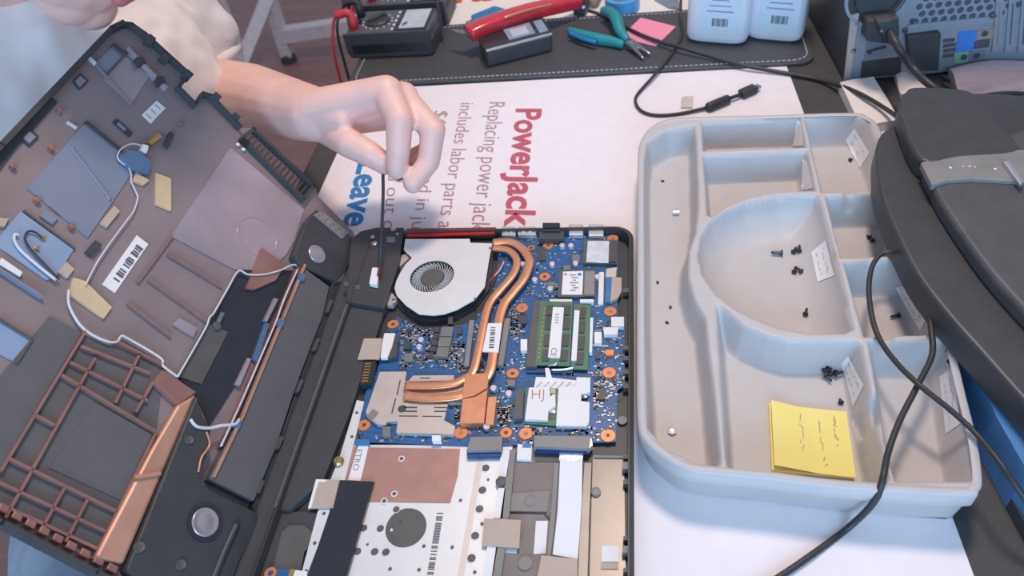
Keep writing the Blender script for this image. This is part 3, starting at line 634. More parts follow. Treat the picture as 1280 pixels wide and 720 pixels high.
cs('gold_plug', [(198, 166), (203, 171), (190, 181), (184, 178)], 0, .005, 'gold'); cs('dark_plug', [(213, 164), (218, 168), (212, 183), (207, 178)], 0, .005, 'black_soft'); cs('plug', [(179, 180), (186, 182), (184, 190), (177, 187)], 0, .007, 'label_white')
cs('pad', [(119, 300), (128, 306), (116, 320), (107, 314)], 0, .003, 'black_soft')
cs('edge_dark_strip', [(-30, 214), (0, 184), (60, 118), (72, 128), (20, 185), (-12, 228)], 0, .0016, 'black_soft')  # dark strip lying along the cover's outer edge
for u, v in ((73, 140), (15, 210), (63, 187), (45, 252), (88, 285), (225, 156)): lathe('screw_post', CV(u, v), CN, [(.0024, 0), (.002, .0035), (.001, .0037)], 'cover_copper', cov, n=12)
cs('latch_slot', [(2, 322), (28, 340), (25, 346), (-2, 330)], 0, .003, 'tape_white'); wall('slot_rim', [(-5, 335), (52, 372)], .004, .0016, 'cover_blue')
# copper ribs
for a, b in (((105, 416), (0, 589)), ((117, 449), (6, 647)), ((172, 446), (143, 504)), ((190, 478), (169, 515)), ((193, 543), (116, 699)), ((79.5, 610), (50.5, 662)), ((108.5, 624), (81, 677)), ((101, 434), (185, 467)), ((87, 454), (182, 501)), ((76.6, 470), (195, 541)), ((12, 575), (171, 653)), ((-5, 603), (131, 665)), ((-5, 629), (119, 686)), ((43, 520), (66, 532)), ((140, 425), (205, 458)), ((190, 478), (222, 498))):
    wall('rib', [a, b], .0042, .0017, 'cover_copper')
for a, b in (((214, 296), (172, 352)), ((186, 350), (258, 402)), ((210, 318), (276, 358)), ((160, 380), (212, 420))): wall('rib', [a, b], .0025, .0022, 'cover_rib')
cs('grid_floor', [(104, 418), (120, 425), (205, 460), (195, 541), (118, 695), (-5, 628), (-5, 592)], 0, .0008, 'cover_panel')
cs('smooth_panel', [(118, 503), (190, 543), (150, 625), (62, 585)], 0, .0014, 'cover_panel'); cs('smooth_panel', [(62, 395), (102, 416), (0, 585), (-60, 560), (0, 470)], 0, .0014, 'cover_panel')
cs('copper_column', [(190, 560), (222, 506), (246, 492), (155, 705), (118, 697)], 0, .006, 'cover_orange', bevel=.002)
wall('column_band', [(170, 596), (199, 592)], .002, .0025, 'cover_orange', base=.006)
cs('copper_corner', [(203, 462), (245, 490), (222, 506), (190, 478)], 0, .004, 'cover_copper')
for k in range(9):
    u = 2+17*k; v = 628+9.3*k; cs('edge_tab', [(u, v), (u+11, v+6), (u+7, v+15), (u-5, v+9)], 0, .005, 'cover_copper', bevel=.0006)
# battery bay, battery plate, clips
cs('battery_well', [(300, 337), (366, 338), (352, 375), (315, 450), (262, 532), (244, 492), (222, 470), (255, 410)], 0, .0012, 'black_gloss')
cs('well_step', [(222, 470), (262, 405), (285, 415), (252, 480)], .0012, .0022, 'dark_grey')
cs('well_corner', [(327, 310), (357, 330), (345, 350), (318, 362), (308, 360)], .0012, .004, 'cover_copper')
cs('well_bar', [(332, 403), (337, 405), (322, 452), (316, 448)], .0012, .004, 'blue_dull'); cs('well_bar', [(343, 372), (348, 374), (334, 402), (330, 400)], .0012, .004, 'cover_film'); cs('well_bar', [(310, 447), (314, 449), (300, 482), (294, 480)], .0012, .004, 'cover_film')
lathe('well_screw', CV(270, 408, .0022), CN, [(.0035, 0), (.0035, .002), (.002, .0024)], 'dark_grey', cov, n=12); cs('well_pin', [(276, 390), (281, 391), (275, 404), (270, 402)], .0012, .005, 'chrome')
cs('battery_plate', [(378, 333), (412, 358), (404, 395), (390, 430), (368, 490), (345, 560), (318, 626), (262, 598), (300, 520), (350, 400)], 0, .009, 'cover_panel', bevel=.0008)
wall('plate_rail', [(377, 334), (350, 400), (300, 520), (263, 597)], .011, .0022, 'cover_orange')
wall('plate_rail', [(371, 336), (344, 400), (293, 520), (275, 558)], .008, .0014, 'cover_copper')
cs('clip_strip', [(414, 357), (422, 352), (433, 352), (366, 540), (322, 652), (316, 630), (345, 562), (370, 490)], -.002, .006, 'black_plastic', bevel=.0006)
for u, v in ((413, 374), (397, 422), (376, 474), (351, 545), (327, 600)): cs('clip', [(u, v), (u+4, v+1), (u-2, v+16), (u-6, v+15)], .006, .010, 'dark_grey')
# speakers
sm_ = cs('speaker_module', [(375, 300), (384, 276), (396, 262), (440, 296), (443, 315), (432, 340), (420, 352), (376, 332), (368, 318)], 0, .010, 'black_plastic', bevel=.001)
lathe('speaker_dome', CV(396, 318, .010), CN, [(.0095, 0), (.0092, .0012), (.0078, .0015), (.0068, .0006), (.0040, .0016), (.0001, .0020)], 'speaker_dome', sm_, n=28, smooth=True)
pg = cs('speaker_grille', [(392, 268), (402, 264), (436, 290), (428, 298)], .010, .0112, 'mid_grey', sm_)
for t in (.1, .3, .5, .7, .9):
    for s in (.3, .7): lathe('grille_hole', CV(392+s*10+t*36, 268-s*4+t*30, .0112), CN, [(.0008, 0), (.0008, .0003)], 'chip', sm_, n=8)
sm2 = cs('speaker_module', [(246, 494), (254, 520), (264, 535), (262, 560), (248, 598), (266, 614), (320, 640), (326, 655), (300, 700), (285, 745), (256, 786), (158, 712)], 0, .010, 'black_plastic', bevel=.001)
lathe('speaker_dome', CV(256, 653, .010), CN, [(.0100, 0), (.0098, .0014), (.0088, .0018), (.0076, .0006), (.0045, .0018), (.0001, .0022)], 'speaker_dome', sm2, n=32, smooth=True)
mk('dome_ring', *g_ring(CV(256, 653, .010), CN, .0103, .0128, .0010, 32), 'black_gloss', sm2)
tube('highlight_ridge', [CV(296, 655, .010), CV(280, 690, .010), CV(262, 735, .010)], .0028, 'black_plastic', sm2)
for u, v, r in ((236, 550, .0032), (174, 684, .0036), (226, 706, .0034)): lathe('module_screw', CV(u, v, .010), CN, [(r, 0), (r*.9, .0012), (r*.5, .0006)], 'dark_grey', sm2, n=14)
# cables on the cover
def cw(name, P, r, m, c=.0035): tube(name, [CV(u, v, c) for u, v in P], r, m, cov)
cw('antenna_cable', [(182, 184), (170, 180), (160, 181), (150, 188), (147, 197), (153, 204), (160, 208), (164, 218), (164, 227), (169, 238), (172, 247), (168, 262), (159, 275), (150, 287), (136, 306), (122, 327), (113, 344), (107, 356)], .0006, 'wire_white')
cw('antenna_cable', [(86, 362), (86, 380), (95, 399), (105, 411), (118, 420), (135, 427), (146, 427), (151, 421), (158, 422), (200, 447), (203, 456), (212, 464), (222, 471)], .0009, 'wire_white')
cw('antenna_cable', [(222, 471), (240, 440), (258, 408), (262, 397), (268, 390), (284, 362), (298, 339), (310, 343), (330, 343), (350, 338), (366, 331), (374, 334)], .0008, 'wire_white', .005)
cw('speaker_cable', [(372, 337), (362, 358), (352, 382), (345, 402), (320, 460), (300, 506), (276, 558)], .0007, 'wire_white', .011)
cw('speaker_cable', [(238, 524), (246, 533), (262, 535), (276, 532), (294, 530), (299, 524)], .0012, 'wire_white', .011)
cw('speaker_cable', [(258, 540), (262, 556), (252, 572), (248, 590)], .0009, 'cover_orange', .011)
cw('antenna_lead', [(74, 349), (52, 326), (36, 308), (31, 296), (36, 289), (45, 291), (53, 298)], .0007, 'wire_black', .003); cw('antenna_lead', [(70, 350), (45, 330), (25, 312), (18, 300), (19, 293), (23, 294)], .0010, 'wire_white', .003)
for u, v in ((54, 298), (46, 311)): lathe('antenna_plug', CV(u, v, .0015), CN, [(.0016, 0), (.0014, .0016)], 'gold', cov, n=10)
for u, v in ((378, 345), (352, 402), (298, 529)): cs('cable_clip', [(u-3, v-4), (u+4, v-2), (u+2, v+6), (u-5, v+4)], .008, .0115, 'blue_dull')

#%%TRAY
# ------------------------------------------------------------------ silver organiser tray
TZ, TF = .042, .011
R1 = lambda *q: [W(u, v, TZ)[:2] for u, v in q]
orim = np.array(R1((797, 204), (800, 178), (812, 160), (834, 149), (870, 146), (960, 144), (1060, 141), (1085, 146), (1104, 168), (1150, 290), (1191, 428), (1208, 495), (1222, 552), (1228, 598), (1224, 613), (1210, 620), (1110, 614.5), (1035, 608.5), (960, 599), (880, 591.5), (852, 585), (830, 572), (805, 550), (797, 524), (796, 440), (796.5, 300)))
orim = np.array([p[:2] for p in spline([np.array([*p, 0]) for p in orim], 4, closed=True)])
pk = [R1((806, 204), (810, 178), (834, 163), (867, 157), (869.5, 174), (872, 255), (868, 290), (860, 312), (858.5, 344), (866, 372), (880, 397), (899, 564), (898, 580), (871, 577), (834, 559), (810.6, 533), (806, 400)),
      R1((878, 152), (1000, 147), (1007, 183), (880, 188)),
      R1((880, 194), (1008, 188), (1019, 237), (974, 238), (937, 245), (905, 258), (890, 270), (885, 268)),
      R1((1006, 147), (1066, 144), (1086, 152), (1120, 236), (1028, 240)),
      R1((1022, 243), (1044, 314), (1066, 410), (1055, 416), (1011, 416), (975, 409), (945, 398), (918, 384), (895, 366), (879, 342), (873, 318), (877, 296), (889, 277), (908, 264), (930, 254), (974, 245)),
      R1((1033, 245), (1122, 242), (1147, 318), (1052, 321)),
      R1((1056, 328), (1149, 324), (1182, 416), (1081, 420)),
      R1((897, 382), (905, 386), (930, 408), (960, 420), (985, 426), (1068, 426), (1075, 430), (1110, 596), (1104, 602), (1030, 598), (912, 584), (908, 570)),
      R1((1087, 427), (1190, 424), (1218, 578), (1216, 600), (1120, 600), (1110, 570))]
ins = [.0065, .0065, .0070, .0110, .020, .0100, .0110, .0085, .0110]
def sdf(P, X, Y):
    P = np.array(P); d = np.full(X.shape, 1e9); s = np.zeros(X.shape, bool); j = len(P)-1
    for i in range(len(P)):
        a, b = P[j], P[i]; e = b-a; L = e@e
        t = np.clip(((X-a[0])*e[0]+(Y-a[1])*e[1])/L, 0, 1); d = np.minimum(d, np.hypot(X-a[0]-t*e[0], Y-a[1]-t*e[1]))
        if a[1] != b[1]: s ^= ((b[1] > Y) != (a[1] > Y)) & (X < (a[0]-b[0])*(Y-b[1])/(a[1]-b[1])+b[0])
        j = i
    return np.where(s, d, -d)
notch = [(W(1064, 244, TZ), .0065), (W(1108, 424, TZ), .0065)]
ridge_cut = (W(1092, 500, TZ), W(1096, 520, TZ))
def tray_z(X, Y):
    X = np.asarray(X, float); Y = np.asarray(Y, float); z = np.full(X.shape, TZ)
    for P, w in zip(pk, ins):
        d = sdf(P, X, Y); t = np.clip((d+.0014)/w, 0, 1)
        if w > .015: prof = np.sqrt(np.clip(1-(1-np.clip((d+.0006)/.03, 0, 1))**2, 0, 1))
        else: prof = .55*t+.45*t*t*(3-2*t)
        z = z-(TZ-TF)*prof
    for c, r in notch:
        q = np.clip(1-((X-c[0])/r)**2, 0, 1)*np.exp(-((Y-c[1])/.006)**2); z = np.minimum(z, TZ-.005*q+0*z) if False else z-np.where(z > TZ-.012, .005*q, 0)
    c = (ridge_cut[0]+ridge_cut[1])/2; q = np.exp(-((Y-c[1])/.010)**4)*np.exp(-((X-c[0])/.009)**4); z = np.where((z > TZ-.024), z-.014*q*(z > TZ-.024), z)
    return z
xs = np.arange(orim[:, 0].min(), orim[:, 0].max(), .0015); ys = np.arange(orim[:, 1].min(), orim[:, 1].max(), .0015)
X, Y = np.meshgrid(xs, ys); Z = tray_z(X, Y); D = sdf(orim, X, Y); ok = D > .0018
idx = -np.ones(X.shape, int); cnt = 0; V = []
for i in range(X.shape[0]):
    for j in range(X.shape[1]):
        if ok[i, j]: idx[i, j] = cnt; cnt += 1; V.append((X[i, j], Y[i, j], Z[i, j]))
Fc = []
for i in range(X.shape[0]-1):
    for j in range(X.shape[1]-1):
        q = [idx[i, j], idx[i, j+1], idx[i+1, j+1], idx[i+1, j]]
        if min(q) >= 0: Fc.append(q)
cx, cy = orim.mean(0); n = len(orim); n0 = len(V)
def offs(P, d):
    P = np.array(P); o = []
    for i in range(len(P)):
        t = P[(i+1) % len(P)]-P[i-1]; t /= np.linalg.norm(t); nn = np.array([-t[1], t[0]]); o.append(P[i]+nn*d)
    o = np.array(o); c = P.mean(0)
    return o if (np.hypot(*(o-c).T).mean() < np.hypot(*(P-c).T).mean()) == (d > 0) else np.array([2*P[i]-o[i] for i in range(len(P))])
for d, z in ((.0056, TZ+.0001), (.0046, TZ+.0006), (.0012, TZ+.0007), (0, TZ-.0008), (0, TZ-.013), (.0015, TZ-.0145), (.0035, TZ-.016), (.006, .0026), (.0075, PZ+.0004)):
    V += [(p[0], p[1], z) for p in offs(orim, d)] if d else [(p[0], p[1], z) for p in orim]
for k in range(8):
    for i in range(n): Fc.append([n0+k*n+i, n0+k*n+(i+1) % n, n0+(k+1)*n+(i+1) % n, n0+(k+1)*n+i])
Fc.append([n0+8*n+i for i in range(n)])
tray = thing('organizer_tray', (cx, cy, PZ), 'grey plastic organiser tray with nine compartments on the white poster', 'tray')
mk('tray_body', V, Fc, 'tray_grey', tray, smooth=True)
def T(u, v):
    d = ray(u, v); d = d/abs(d[2]); z = np.linspace(TZ+.001, TF-.002, 140); P = EYE[None]+d[None]*(CAM_H-z)[:, None]
    h = tray_z(P[:, 0], P[:, 1]); k = int(np.argmax(P[:, 2] <= h)); return np.array([P[k, 0], P[k, 1], h[k]])
def decal(name, P4, m, parent, lift=.0006, n=6, rough=None):
    P = [np.array(p, float) for p in P4]; V = []; F = []
    for i in range(n+1):
        for j in range(n+1):
            s, t = i/n, j/n; uv = P[0]*(1-s)*(1-t)+P[1]*s*(1-t)+P[2]*s*t+P[3]*(1-s)*t; V.append(T(*uv)+np.array([-.4, -.1, 1])*lift)
    for i in range(n):
        for j in range(n): a = i*(n+1)+j; F.append([a, a+1, a+n+2, a+n+1])
    return mk(name, V, F, m, parent)
for P4, rows in (([(996, 153), (1001, 152), (1005, 183), (991, 183)], 1), ([(1003, 199), (1009, 203), (1016, 236), (1002, 239)], 1), ([(1057, 177), (1068, 161), (1087, 192), (1075, 211)], 2), ([(1014, 316), (1032, 301), (1043, 345), (1022, 353)], 2), ([(1119, 361), (1141, 356), (1159, 397), (1150, 415)], 3), ([(1052, 455), (1060, 446), (1080, 482), (1066, 510)], 2), ([(1174, 472), (1191, 459), (1201, 530), (1182, 543)], 2), ([(1102, 279), (1111, 272), (1122, 300), (1106, 316)], 1)):
    l = decal('paper_label', P4, 'label_white', tray)
    if rows > 1:
        P = [np.array(p, float) for p in P4]; mb = MB()
        for r in range(rows):
            s = (r+.8)/(rows+.6); prev = None
            for k in range(15):
                t = .14+.72*k/14; s2 = s+random.uniform(-.07, .07); uv = P[0]*(1-s2)*(1-t)+P[1]*s2*(1-t)+P[2]*s2*t+P[3]*(1-s2)*t; q = T(*uv)+np.array([-.4, -.1, 1])*.0009
                if prev is not None and random.random() > .3: mb.add(*strip_quad(prev, q, .0004))
                prev = q
        mb.build('pen_marks', 'ink_faint', tray)
# sticky notes in the tray
sn = thing('sticky_note_pad', T(1015, 550), 'pad of yellow sticky notes with faint handwriting lying in the grey tray', 'sticky notes')
zq = TF+.0044
P = [(963, 501), (978, 505), (1000, 509), (1058, 514), (1070, 597), (1025, 592), (966, 584)]
slab('note_stack', [(961, 504), (1057, 515), (1068, 596), (965, 587)], TF+.0003, TF+.0036, 'sticky_yellow', sn)
tp = [(964, 500, .004), (1000, 509, 0), (1058, 514.5, 0), (1070, 597, .0015), (1025, 592, .0005), (968, 581, .003)]
Vt = [W(u, v, zq+dz) for u, v, dz in tp]; cen = W(1015, 550, zq); mk('top_note', [cen]+Vt+[p-EZ*.0003 for p in Vt], [[0, i+1, (i+1) % 6+1] for i in range(6)]+[[i+1, (i+1) % 6+1, (i+1) % 6+7, i+7] for i in range(6)], 'sticky_yellow', sn)
mb = MB()
for u0, v0, u1, v1 in ((980, 517, 985, 590), (1000, 517, 1004, 570), (1022, 525, 1033, 583), (1043, 520, 1047, 560)):
    prev = None; n_ = 16
    for k in range(n_+1):
        t = k/n_; q = W(u0+(u1-u0)*t+random.uniform(-3, 3), min(v0+(v1-v0)*t+random.uniform(-2, 2), 582), zq+.0011)
        if prev is not None and random.random() > .38: mb.add(*strip_quad(prev, q, .0004))
        prev = q
mb.build('handwriting', 'ink_faint', sn)
# screws in the tray
v1, f1 = g_lathe((0, 0, 0), EX, [(.0016, 0), (.0019, .0004), (.0019, .0011), (.0010, .0013), (.0009, .0055), (.0004, .0066)], 10); SCREW = bpy.data.meshes.new('laptop_screw'); SCREW.from_pydata([tuple(x) for x in v1], [], f1); SCREW.materials.append(MATS['screw_black'])
v1, f1 = g_lathe((0, 0, 0), EX, [(.0018, 0), (.0022, .0005), (.0022, .0012), (.0011, .0014), (.0010, .0034), (.0005, .0040)], 10); SHORT = bpy.data.meshes.new('short_screw'); SHORT.from_pydata([tuple(x) for x in v1], [], f1); SHORT.materials.append(MATS['screw_black'])
def screw(u, v, ang, label, group=None, me=SCREW, dz=0., tilt=0., sc=1., name='laptop_screw'):
    o = bpy.data.objects.new(name, me); COL.objects.link(o); p = T(u, v); o.location = p+EZ*(.0019*sc+dz); o.rotation_euler = (0, tilt, math.radians(ang)); o.scale = (sc,)*3; return tag(o, label, 'screw', group)
big = 'in the big half-round compartment'
screw(978, 319, 176, 'long black screw lying on its side alone '+big, sc=1.5)
screw(991, 318, 62, 'slanting black screw of the pair by the paper label '+big, 'screw pair by the label', sc=1.2); screw(998, 317, 78, 'straighter black screw of the pair by the paper label '+big, 'screw pair by the label', sc=1.3)
screw(992, 343, 70, 'straight black screw of the crossed pair '+big, 'lower screw pair', sc=1.2); screw(1002, 342, 128, 'slanting black screw of the crossed pair '+big, 'lower screw pair', sc=1.2)
screw(1006, 396, 72, 'single black screw near the curved wall '+big, sc=1.2)
screw(1061, 202, 20, 'small black screw beside the white label in the tray corner compartment', me=SHORT)
screw(1087, 299, 120, 'short black screw in the upper notched compartment', 'two screws in the notched compartment', SHORT); screw(1092, 302, 200, 'short black screw in the upper notched compartment', 'two screws in the notched compartment', SHORT)
screw(1124, 396, 195, 'black screw under the looping cable in the small compartment', sc=1.2)
for u, v, a, dz in ((1027, 466, 10, 0), (1033, 463, 60, 0), (1039, 466, 150, .001), (1045, 467, 220, 0), (1031, 472, 300, .001), (1037, 473, 100, .002), (1042, 472, 20, .002), (1036, 468, 200, .004)):
    screw(u, v, a, 'black screw in the small heap beside the labelled wall above the yellow notes', 'heap of black screws', dz=dz, sc=1.05)
screw(1051, 506, 95, 'short black screw beside the top corner of the yellow notes', me=SHORT)
lathe('threaded_standoff', T(845, 268)+EZ*.0018, EX, [(.0022, -.003), (.0024, -.0028), (.0024, .0028), (.0014, .003)], 'silver', n=12); o = bpy.context.scene.objects['threaded_standoff']; tag(o, 'silver threaded standoff in the long side channel of the tray', 'standoff')
o = lathe('hex_nut', T(840, 540), EZ, [(.0034, .0001), (.0034, .0022), (.0016, .0026)], 'tin', n=6); tag(o, 'small silver nut at the rounded end of the tray channel', 'nut')
for u, v, l in ((822, 354, 'small dark chip of plastic against the channel wall of the tray'), (838, 385, 'tiny dark crumb in the middle of the tray channel'), (834, 404, 'tiny dark curl of plastic below the crumb in the channel'), (828, 227, 'small dark grey bead near the rounded head of the channel')):
    p = T(u, v); a = random.uniform(0, 3); o = prism('debris', [p+EZ*.0012+np.array([math.cos(a+t)*r, math.sin(a+t)*r, 0]) for t, r in ((0, .0019), (1.2, .0012), (2.6, .0017), (4, .0012), (5.2, .0016))], -EZ*.0011, 'screw_black'); tag(o, l, 'debris')
#%%OBJECTS
# ------------------------------------------------------------------ hinge bar closing the laptop's back edge
box('hinge_bar', (LX0-.0095, (LY0+LY1)/2-.012, .0065), (.009, (LY1-LY0)/2-.012, .0050), 'black_soft', lap, bevel=.001)

# ------------------------------------------------------------------ computer tower lying on its side
pc0 = np.array([.236, .800, .0]); pe = nrm((.99, .08, 0)); pn = np.cross(pe, EZ); pn = pn if pn[1] < 0 else -pn
pc = thing('computer_tower', pc0+pe*.2-pn*.2, 'silver computer tower lying on its side with its rear ports facing out', 'computer')
def PP(u, v, d=0.): return onplane(u, v, pc0+pn*d, pn)
def pp(name, P, d0, d1, m, **k): return prism(name, [PP(u, v, d1) for u, v in P], pn*(d0-d1), m, pc, **k)
mk('case', *g_box(pc0+pe*.205-pn*.205+EZ*.0915, pe, -pn, EZ, .205, .2, .09), 'black_plastic', pc, bevel=.002)
mk('rear_panel', *g_box(pc0+pe*.205-pn*.0025+EZ*.0915, pe, -pn, EZ, .203, .0028, .088), 'pc_silver', pc)
pp('panel_flange', [(1064, 20), (1074, 16), (1062, 103), (1055, 104)], 0, .003, 'steel_plate')
z5 = lambda *q: [(1040+x/4.5, y/4.5) for x, y in q]
pp('socket_recess', z5((180, 75), (340, 55), (345, 150), (300, 200), (165, 190)), 0, .0015, 'black_soft')
fcx = PP(1097, -6, .001)
mk('fan_ring', *g_ring(fcx, pn, .030, .033, .003, 32), 'pc_silver', pc); mk('fan_ring', *g_ring(fcx, pn, .022, .0235, .003, 32), 'chrome', pc); lathe('fan_core', fcx-pn*.0008, pn, [(.029, 0), (.029, .0006)], 'black_soft', pc, n=32)
hole = MB()
hx0, hy0 = PP(1144, 28, .0004), None
for r in range(9):
    for c in range(11):
        p = hx0+pe*(.0096*c+(.0048 if r % 2 else 0))+EZ*(.0083*r+.001)
        hole.add(*g_lathe(p, pn, [(.0036, 0), (.0036, .0005)], 6))
pp('grille_frame', z5((415, 190), (900, 130), (915, 110), (900, 95), (430, 140)), 0, .0028, 'pc_silver')
tag(hole.build('grille_holes', 'pc_dark', pc), kind='stuff')
pp('psu_label', z5((195, 240), (330, 220), (380, 318), (180, 345)), 0, .001, 'cover_blue'); pp('label_print', z5((195, 285), (300, 255), (310, 268), (225, 290), (225, 305), (200, 305)), .001, .0015, 'black_soft')
pp('dark_bay', z5((170, 345), (395, 318), (385, 420), (160, 440)), 0, .0012, 'black_soft')
pp('parallel_port', z5((425, 205), (615, 190), (600, 400), (440, 400)), 0, .010, 'black_soft', bevel=.001)
for k in range(4): pp('usb_slot', z5((630, 222+28*k), (695, 214+28*k), (690, 234+28*k), (625, 242+28*k)), 0, .0012, 'pc_dark')
for q, m in (((715, 175, 820, 235), 'port_blue'), ((700, 235, 800, 290), 'port_blue'), ((820, 165, 915, 215), 'port_tan'), ((690, 290, 770, 355), 'port_green'), ((770, 285, 865, 345), 'cover_blue'), ((805, 225, 890, 270), 'pc_dark')):
    x0, y0, x1, y1 = q; pp('port_tile', z5((x0, y0+6), (x1, y0-4), (x1-8, y1-4), (x0-8, y1+6)), 0, .0014, m)
for x, y in ((858, 188), (742, 320), (812, 312)): lathe('audio_jack', PP(1040+x/4.5, y/4.5, .0014), pn, [(.0032, 0), (.0032, .0015), (.0016, .0015), (.0016, .0004)], 'pc_dark', pc, n=14)
for i in range(4):
    x = 930+i*72; pp('slot_cover', z5((x, -60), (x+40, -66), (x+12, 285), (x-30, 295)), 0, .0022, 'pc_silver')
    pp('slot_gap', z5((x+14, 20), (x+20, 19), (x+4, 250), (x-3, 252)), .0022, .0026, 'brown' if i == 0 else 'pc_dark')
for x, y in ((140, 125), (118, 285), (410, 170), (905, 90), (455, 118)): lathe('case_screw', PP(1040+x/4.5, y/4.5, .002), pn, [(.0032, 0), (.003, .0016), (.001, .0020)], 'chrome', pc, n=12)
# its power cord
pcd = thing('power_cord', PP(1085, 32, .02), 'thick black power cord plugged into the computer tower', 'power cord')
pgv = [PP(1078, 16, .003), PP(1117, 12, .003), PP(1118, 36, .003), PP(1106, 46, .003), PP(1077, 42, .003)]
prism('plug', [p+pn*.018 for p in pgv], -pn*.018, 'black_soft', pcd, bevel=.002)
prism('plug_neck', [PP(1096, 28, .03), PP(1116, 24, .03), PP(1123, 44, .03), PP(1106, 50, .03)], -pn*.015, 'black_soft', pcd, bevel=.002)
tube('cord', [PP(1112, 40, .03), PP(1122, 58, .05), W(1140, 84, .05), W(1165, 108, .045), W(1200, 128, .034), W(1260, 128, .028), W(1330, 110, .028)], .0042, 'wire_black', pcd)
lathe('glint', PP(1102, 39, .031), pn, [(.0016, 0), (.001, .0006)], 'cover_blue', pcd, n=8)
for i, pts in enumerate(([(1180, 105, .006), (1205, 118, .010), (1235, 130, .007), (1290, 128, .006), (1330, 120, .006)], [(1178, 96, .006), (1210, 112, .010), (1228, 134, .006), (1262, 160, .006), (1310, 170, .006)], [(1240, 128, .014), (1262, 118, .016), (1290, 122, .012), (1330, 140, .008)])):
    o = tube('cable', [W(*q) for q in pts], .0026, 'wire_black'); tag(o, ('thin black cable lying straight along the foot of the computer tower', 'thin black cable bending down behind the black console', 'thin black cable arching over the other cables beside the tower')[i], 'cable', 'cables by the tower')
# white folded cloths in front of the tower
def cloth(name, P, h, label, cat, m='cream', warp=.003):
    n_ = 8; V = []; F = []; Q = [W(u, v, h) for u, v in P]
    for i in range(n_+1):
        for j in range(n_+1):
            s, t = i/n_, j/n_; p = Q[0]*(1-s)*(1-t)+Q[1]*s*(1-t)+Q[2]*s*t+Q[3]*(1-s)*t
            V.append(p+EZ*(warp*math.sin(5*s+3*t)*math.cos(4*t-s)))
    for i in range(n_):
        for j in range(n_): a = i*(n_+1)+j; F.append([a, a+1, a+n_+2, a+n_+1])
    N_ = len(V); V += [np.array([p[0], p[1], .0004]) for p in V]
    F += [[a+N_ for a in f[::-1]] for f in F]
    edge = [i*(n_+1) for i in range(n_+1)]+[n_*(n_+1)+j for j in range(1, n_+1)]+[(n_-k)*(n_+1)+n_ for k in range(1, n_+1)]+[n_-k for k in range(1, n_)]
    F += [[edge[k], edge[(k+1) % len(edge)], edge[(k+1) % len(edge)]+N_, edge[k]+N_] for k in range(len(edge))]
    return tag(mk(name, V, F, m, smooth=False), label, cat)
cloth('paper_box', [(1050, 103), (1092, 95), (1124, 148), (1078, 160)], .012, 'small cream carton lying flat between the tray and the tower', 'carton', warp=.001)
cloth('paper_sheet', [(1119, 92), (1150, 89), (1165, 112), (1127, 118)], .006, 'crumpled cream paper under the power cord at the tower', 'paper')
cloth('white_bag', [(1187, 86), (1330, 70), (1330, 112), (1205, 122)], .016, 'pale crumpled plastic bag at the foot of the tower ports', 'bag', 'cover_film', .005)
cloth('card', [(1083, 156), (1112, 152), (1108, 178), (1096, 178)], .004, 'small cream card tucked beside the far corner of the tray', 'card')

# ------------------------------------------------------------------ black console on the right
kc = thing('black_console', W(1230, 300, .05)*np.array([1, 1, 0])+EZ*.0432, 'black plastic console with curved edge and glossy indicator strip overhanging the grey tray', 'console')
kz = .070
low = [(1101.5, 167), (1095.5, 189), (1099, 232), (1107, 260), (1119, 288), (1144.5, 339.5), (1183, 391), (1228, 442), (1281, 502), (1340, 565), (1450, 640), (1620, 640), (1740, 420), (1560, 190), (1330, 125), (1180, 118), (1123, 152)]
sp3 = lambda P, z: [p for p in spline([W(u, v, z) for u, v in P], 4, closed=True)]
prism('lower_shell', sp3(low, kz), (0, 0, -(kz-.0434)), 'black_plastic', kc, bevel=.003, seg=3)
up = [(1166, 232), (1187.5, 270), (1230.5, 331), (1280, 387), (1350, 455), (1450, 535), (1580, 540), (1660, 400), (1500, 210), (1300, 160), (1240, 180), (1160, 200)]
prism('upper_shell', sp3(up, kz+.014), (0, 0, -.0145), 'console_grey', kc, bevel=.004, seg=3)
prism('rear_block', sp3([(1127, 150), (1124, 130), (1132, 114), (1146, 108), (1209, 112), (1232, 132), (1268, 172), (1270, 190), (1200, 196), (1152, 200)], kz+.018), (0, 0, -.0185), 'black_plastic', kc, bevel=.005, seg=3)
prism('indicator_strip', [W(u, v, kz+.0175) for u, v in ((1151, 203), (1175, 194), (1215, 189), (1300, 186), (1300, 228), (1270, 226), (1215, 223), (1185, 225), (1165, 231))], (0, 0, -.006), 'mid_grey', kc, bevel=.0008)
for u, v, s in ((1188, 209.5, .0011), (1204, 208, .0007), (1212, 208, .0009), (1219, 208.5, .0007), (1244, 211, .0011)):
    lathe('indicator_mark', W(u, v, kz+.0176), EZ, [(s, 0), (s*.7, .0003)], 'label_white', kc, n=10)
prism('silver_button', [W(u, v, kz+.021) for u, v in ((1254, 201), (1262, 200), (1281, 226), (1276, 231))], (0, 0, -.004), 'silver', kc, bevel=.001)
# blue carton and black strip under the console
bx = slab('blue_carton', [(1200, 410), (1216, 406), (1400, 420), (1560, 560), (1400, 660), (1330, 650), (1285, 590), (1245, 520)], .0006, .0428, 'carton_blue'); tag(bx, 'blue glossy carton under the black console beside the tray', 'carton')
st = thing('stitched_strip', W(1260, 610, 0), 'black leather strip with a stitched edge beside the blue carton', 'leather strip')
slab('strip', [(1208, 462), (1222, 468), (1250, 532), (1290, 612), (1340, 700), (1315, 715), (1268, 630), (1232, 555)], .0004, .012, 'leather', st)
a, b = W(1219, 478, .0123), W(1305, 662, .0123)
for k in range(26): p = a+(b-a)*k/26; q = a+(b-a)*(k+.6)/26; mk('stitch', *g_box((p+q)/2, nrm(q-p), nrm(np.cross(EZ, q-p)), EZ, np.linalg.norm(q-p)/2, .0005, .0004), 'stitch', st)

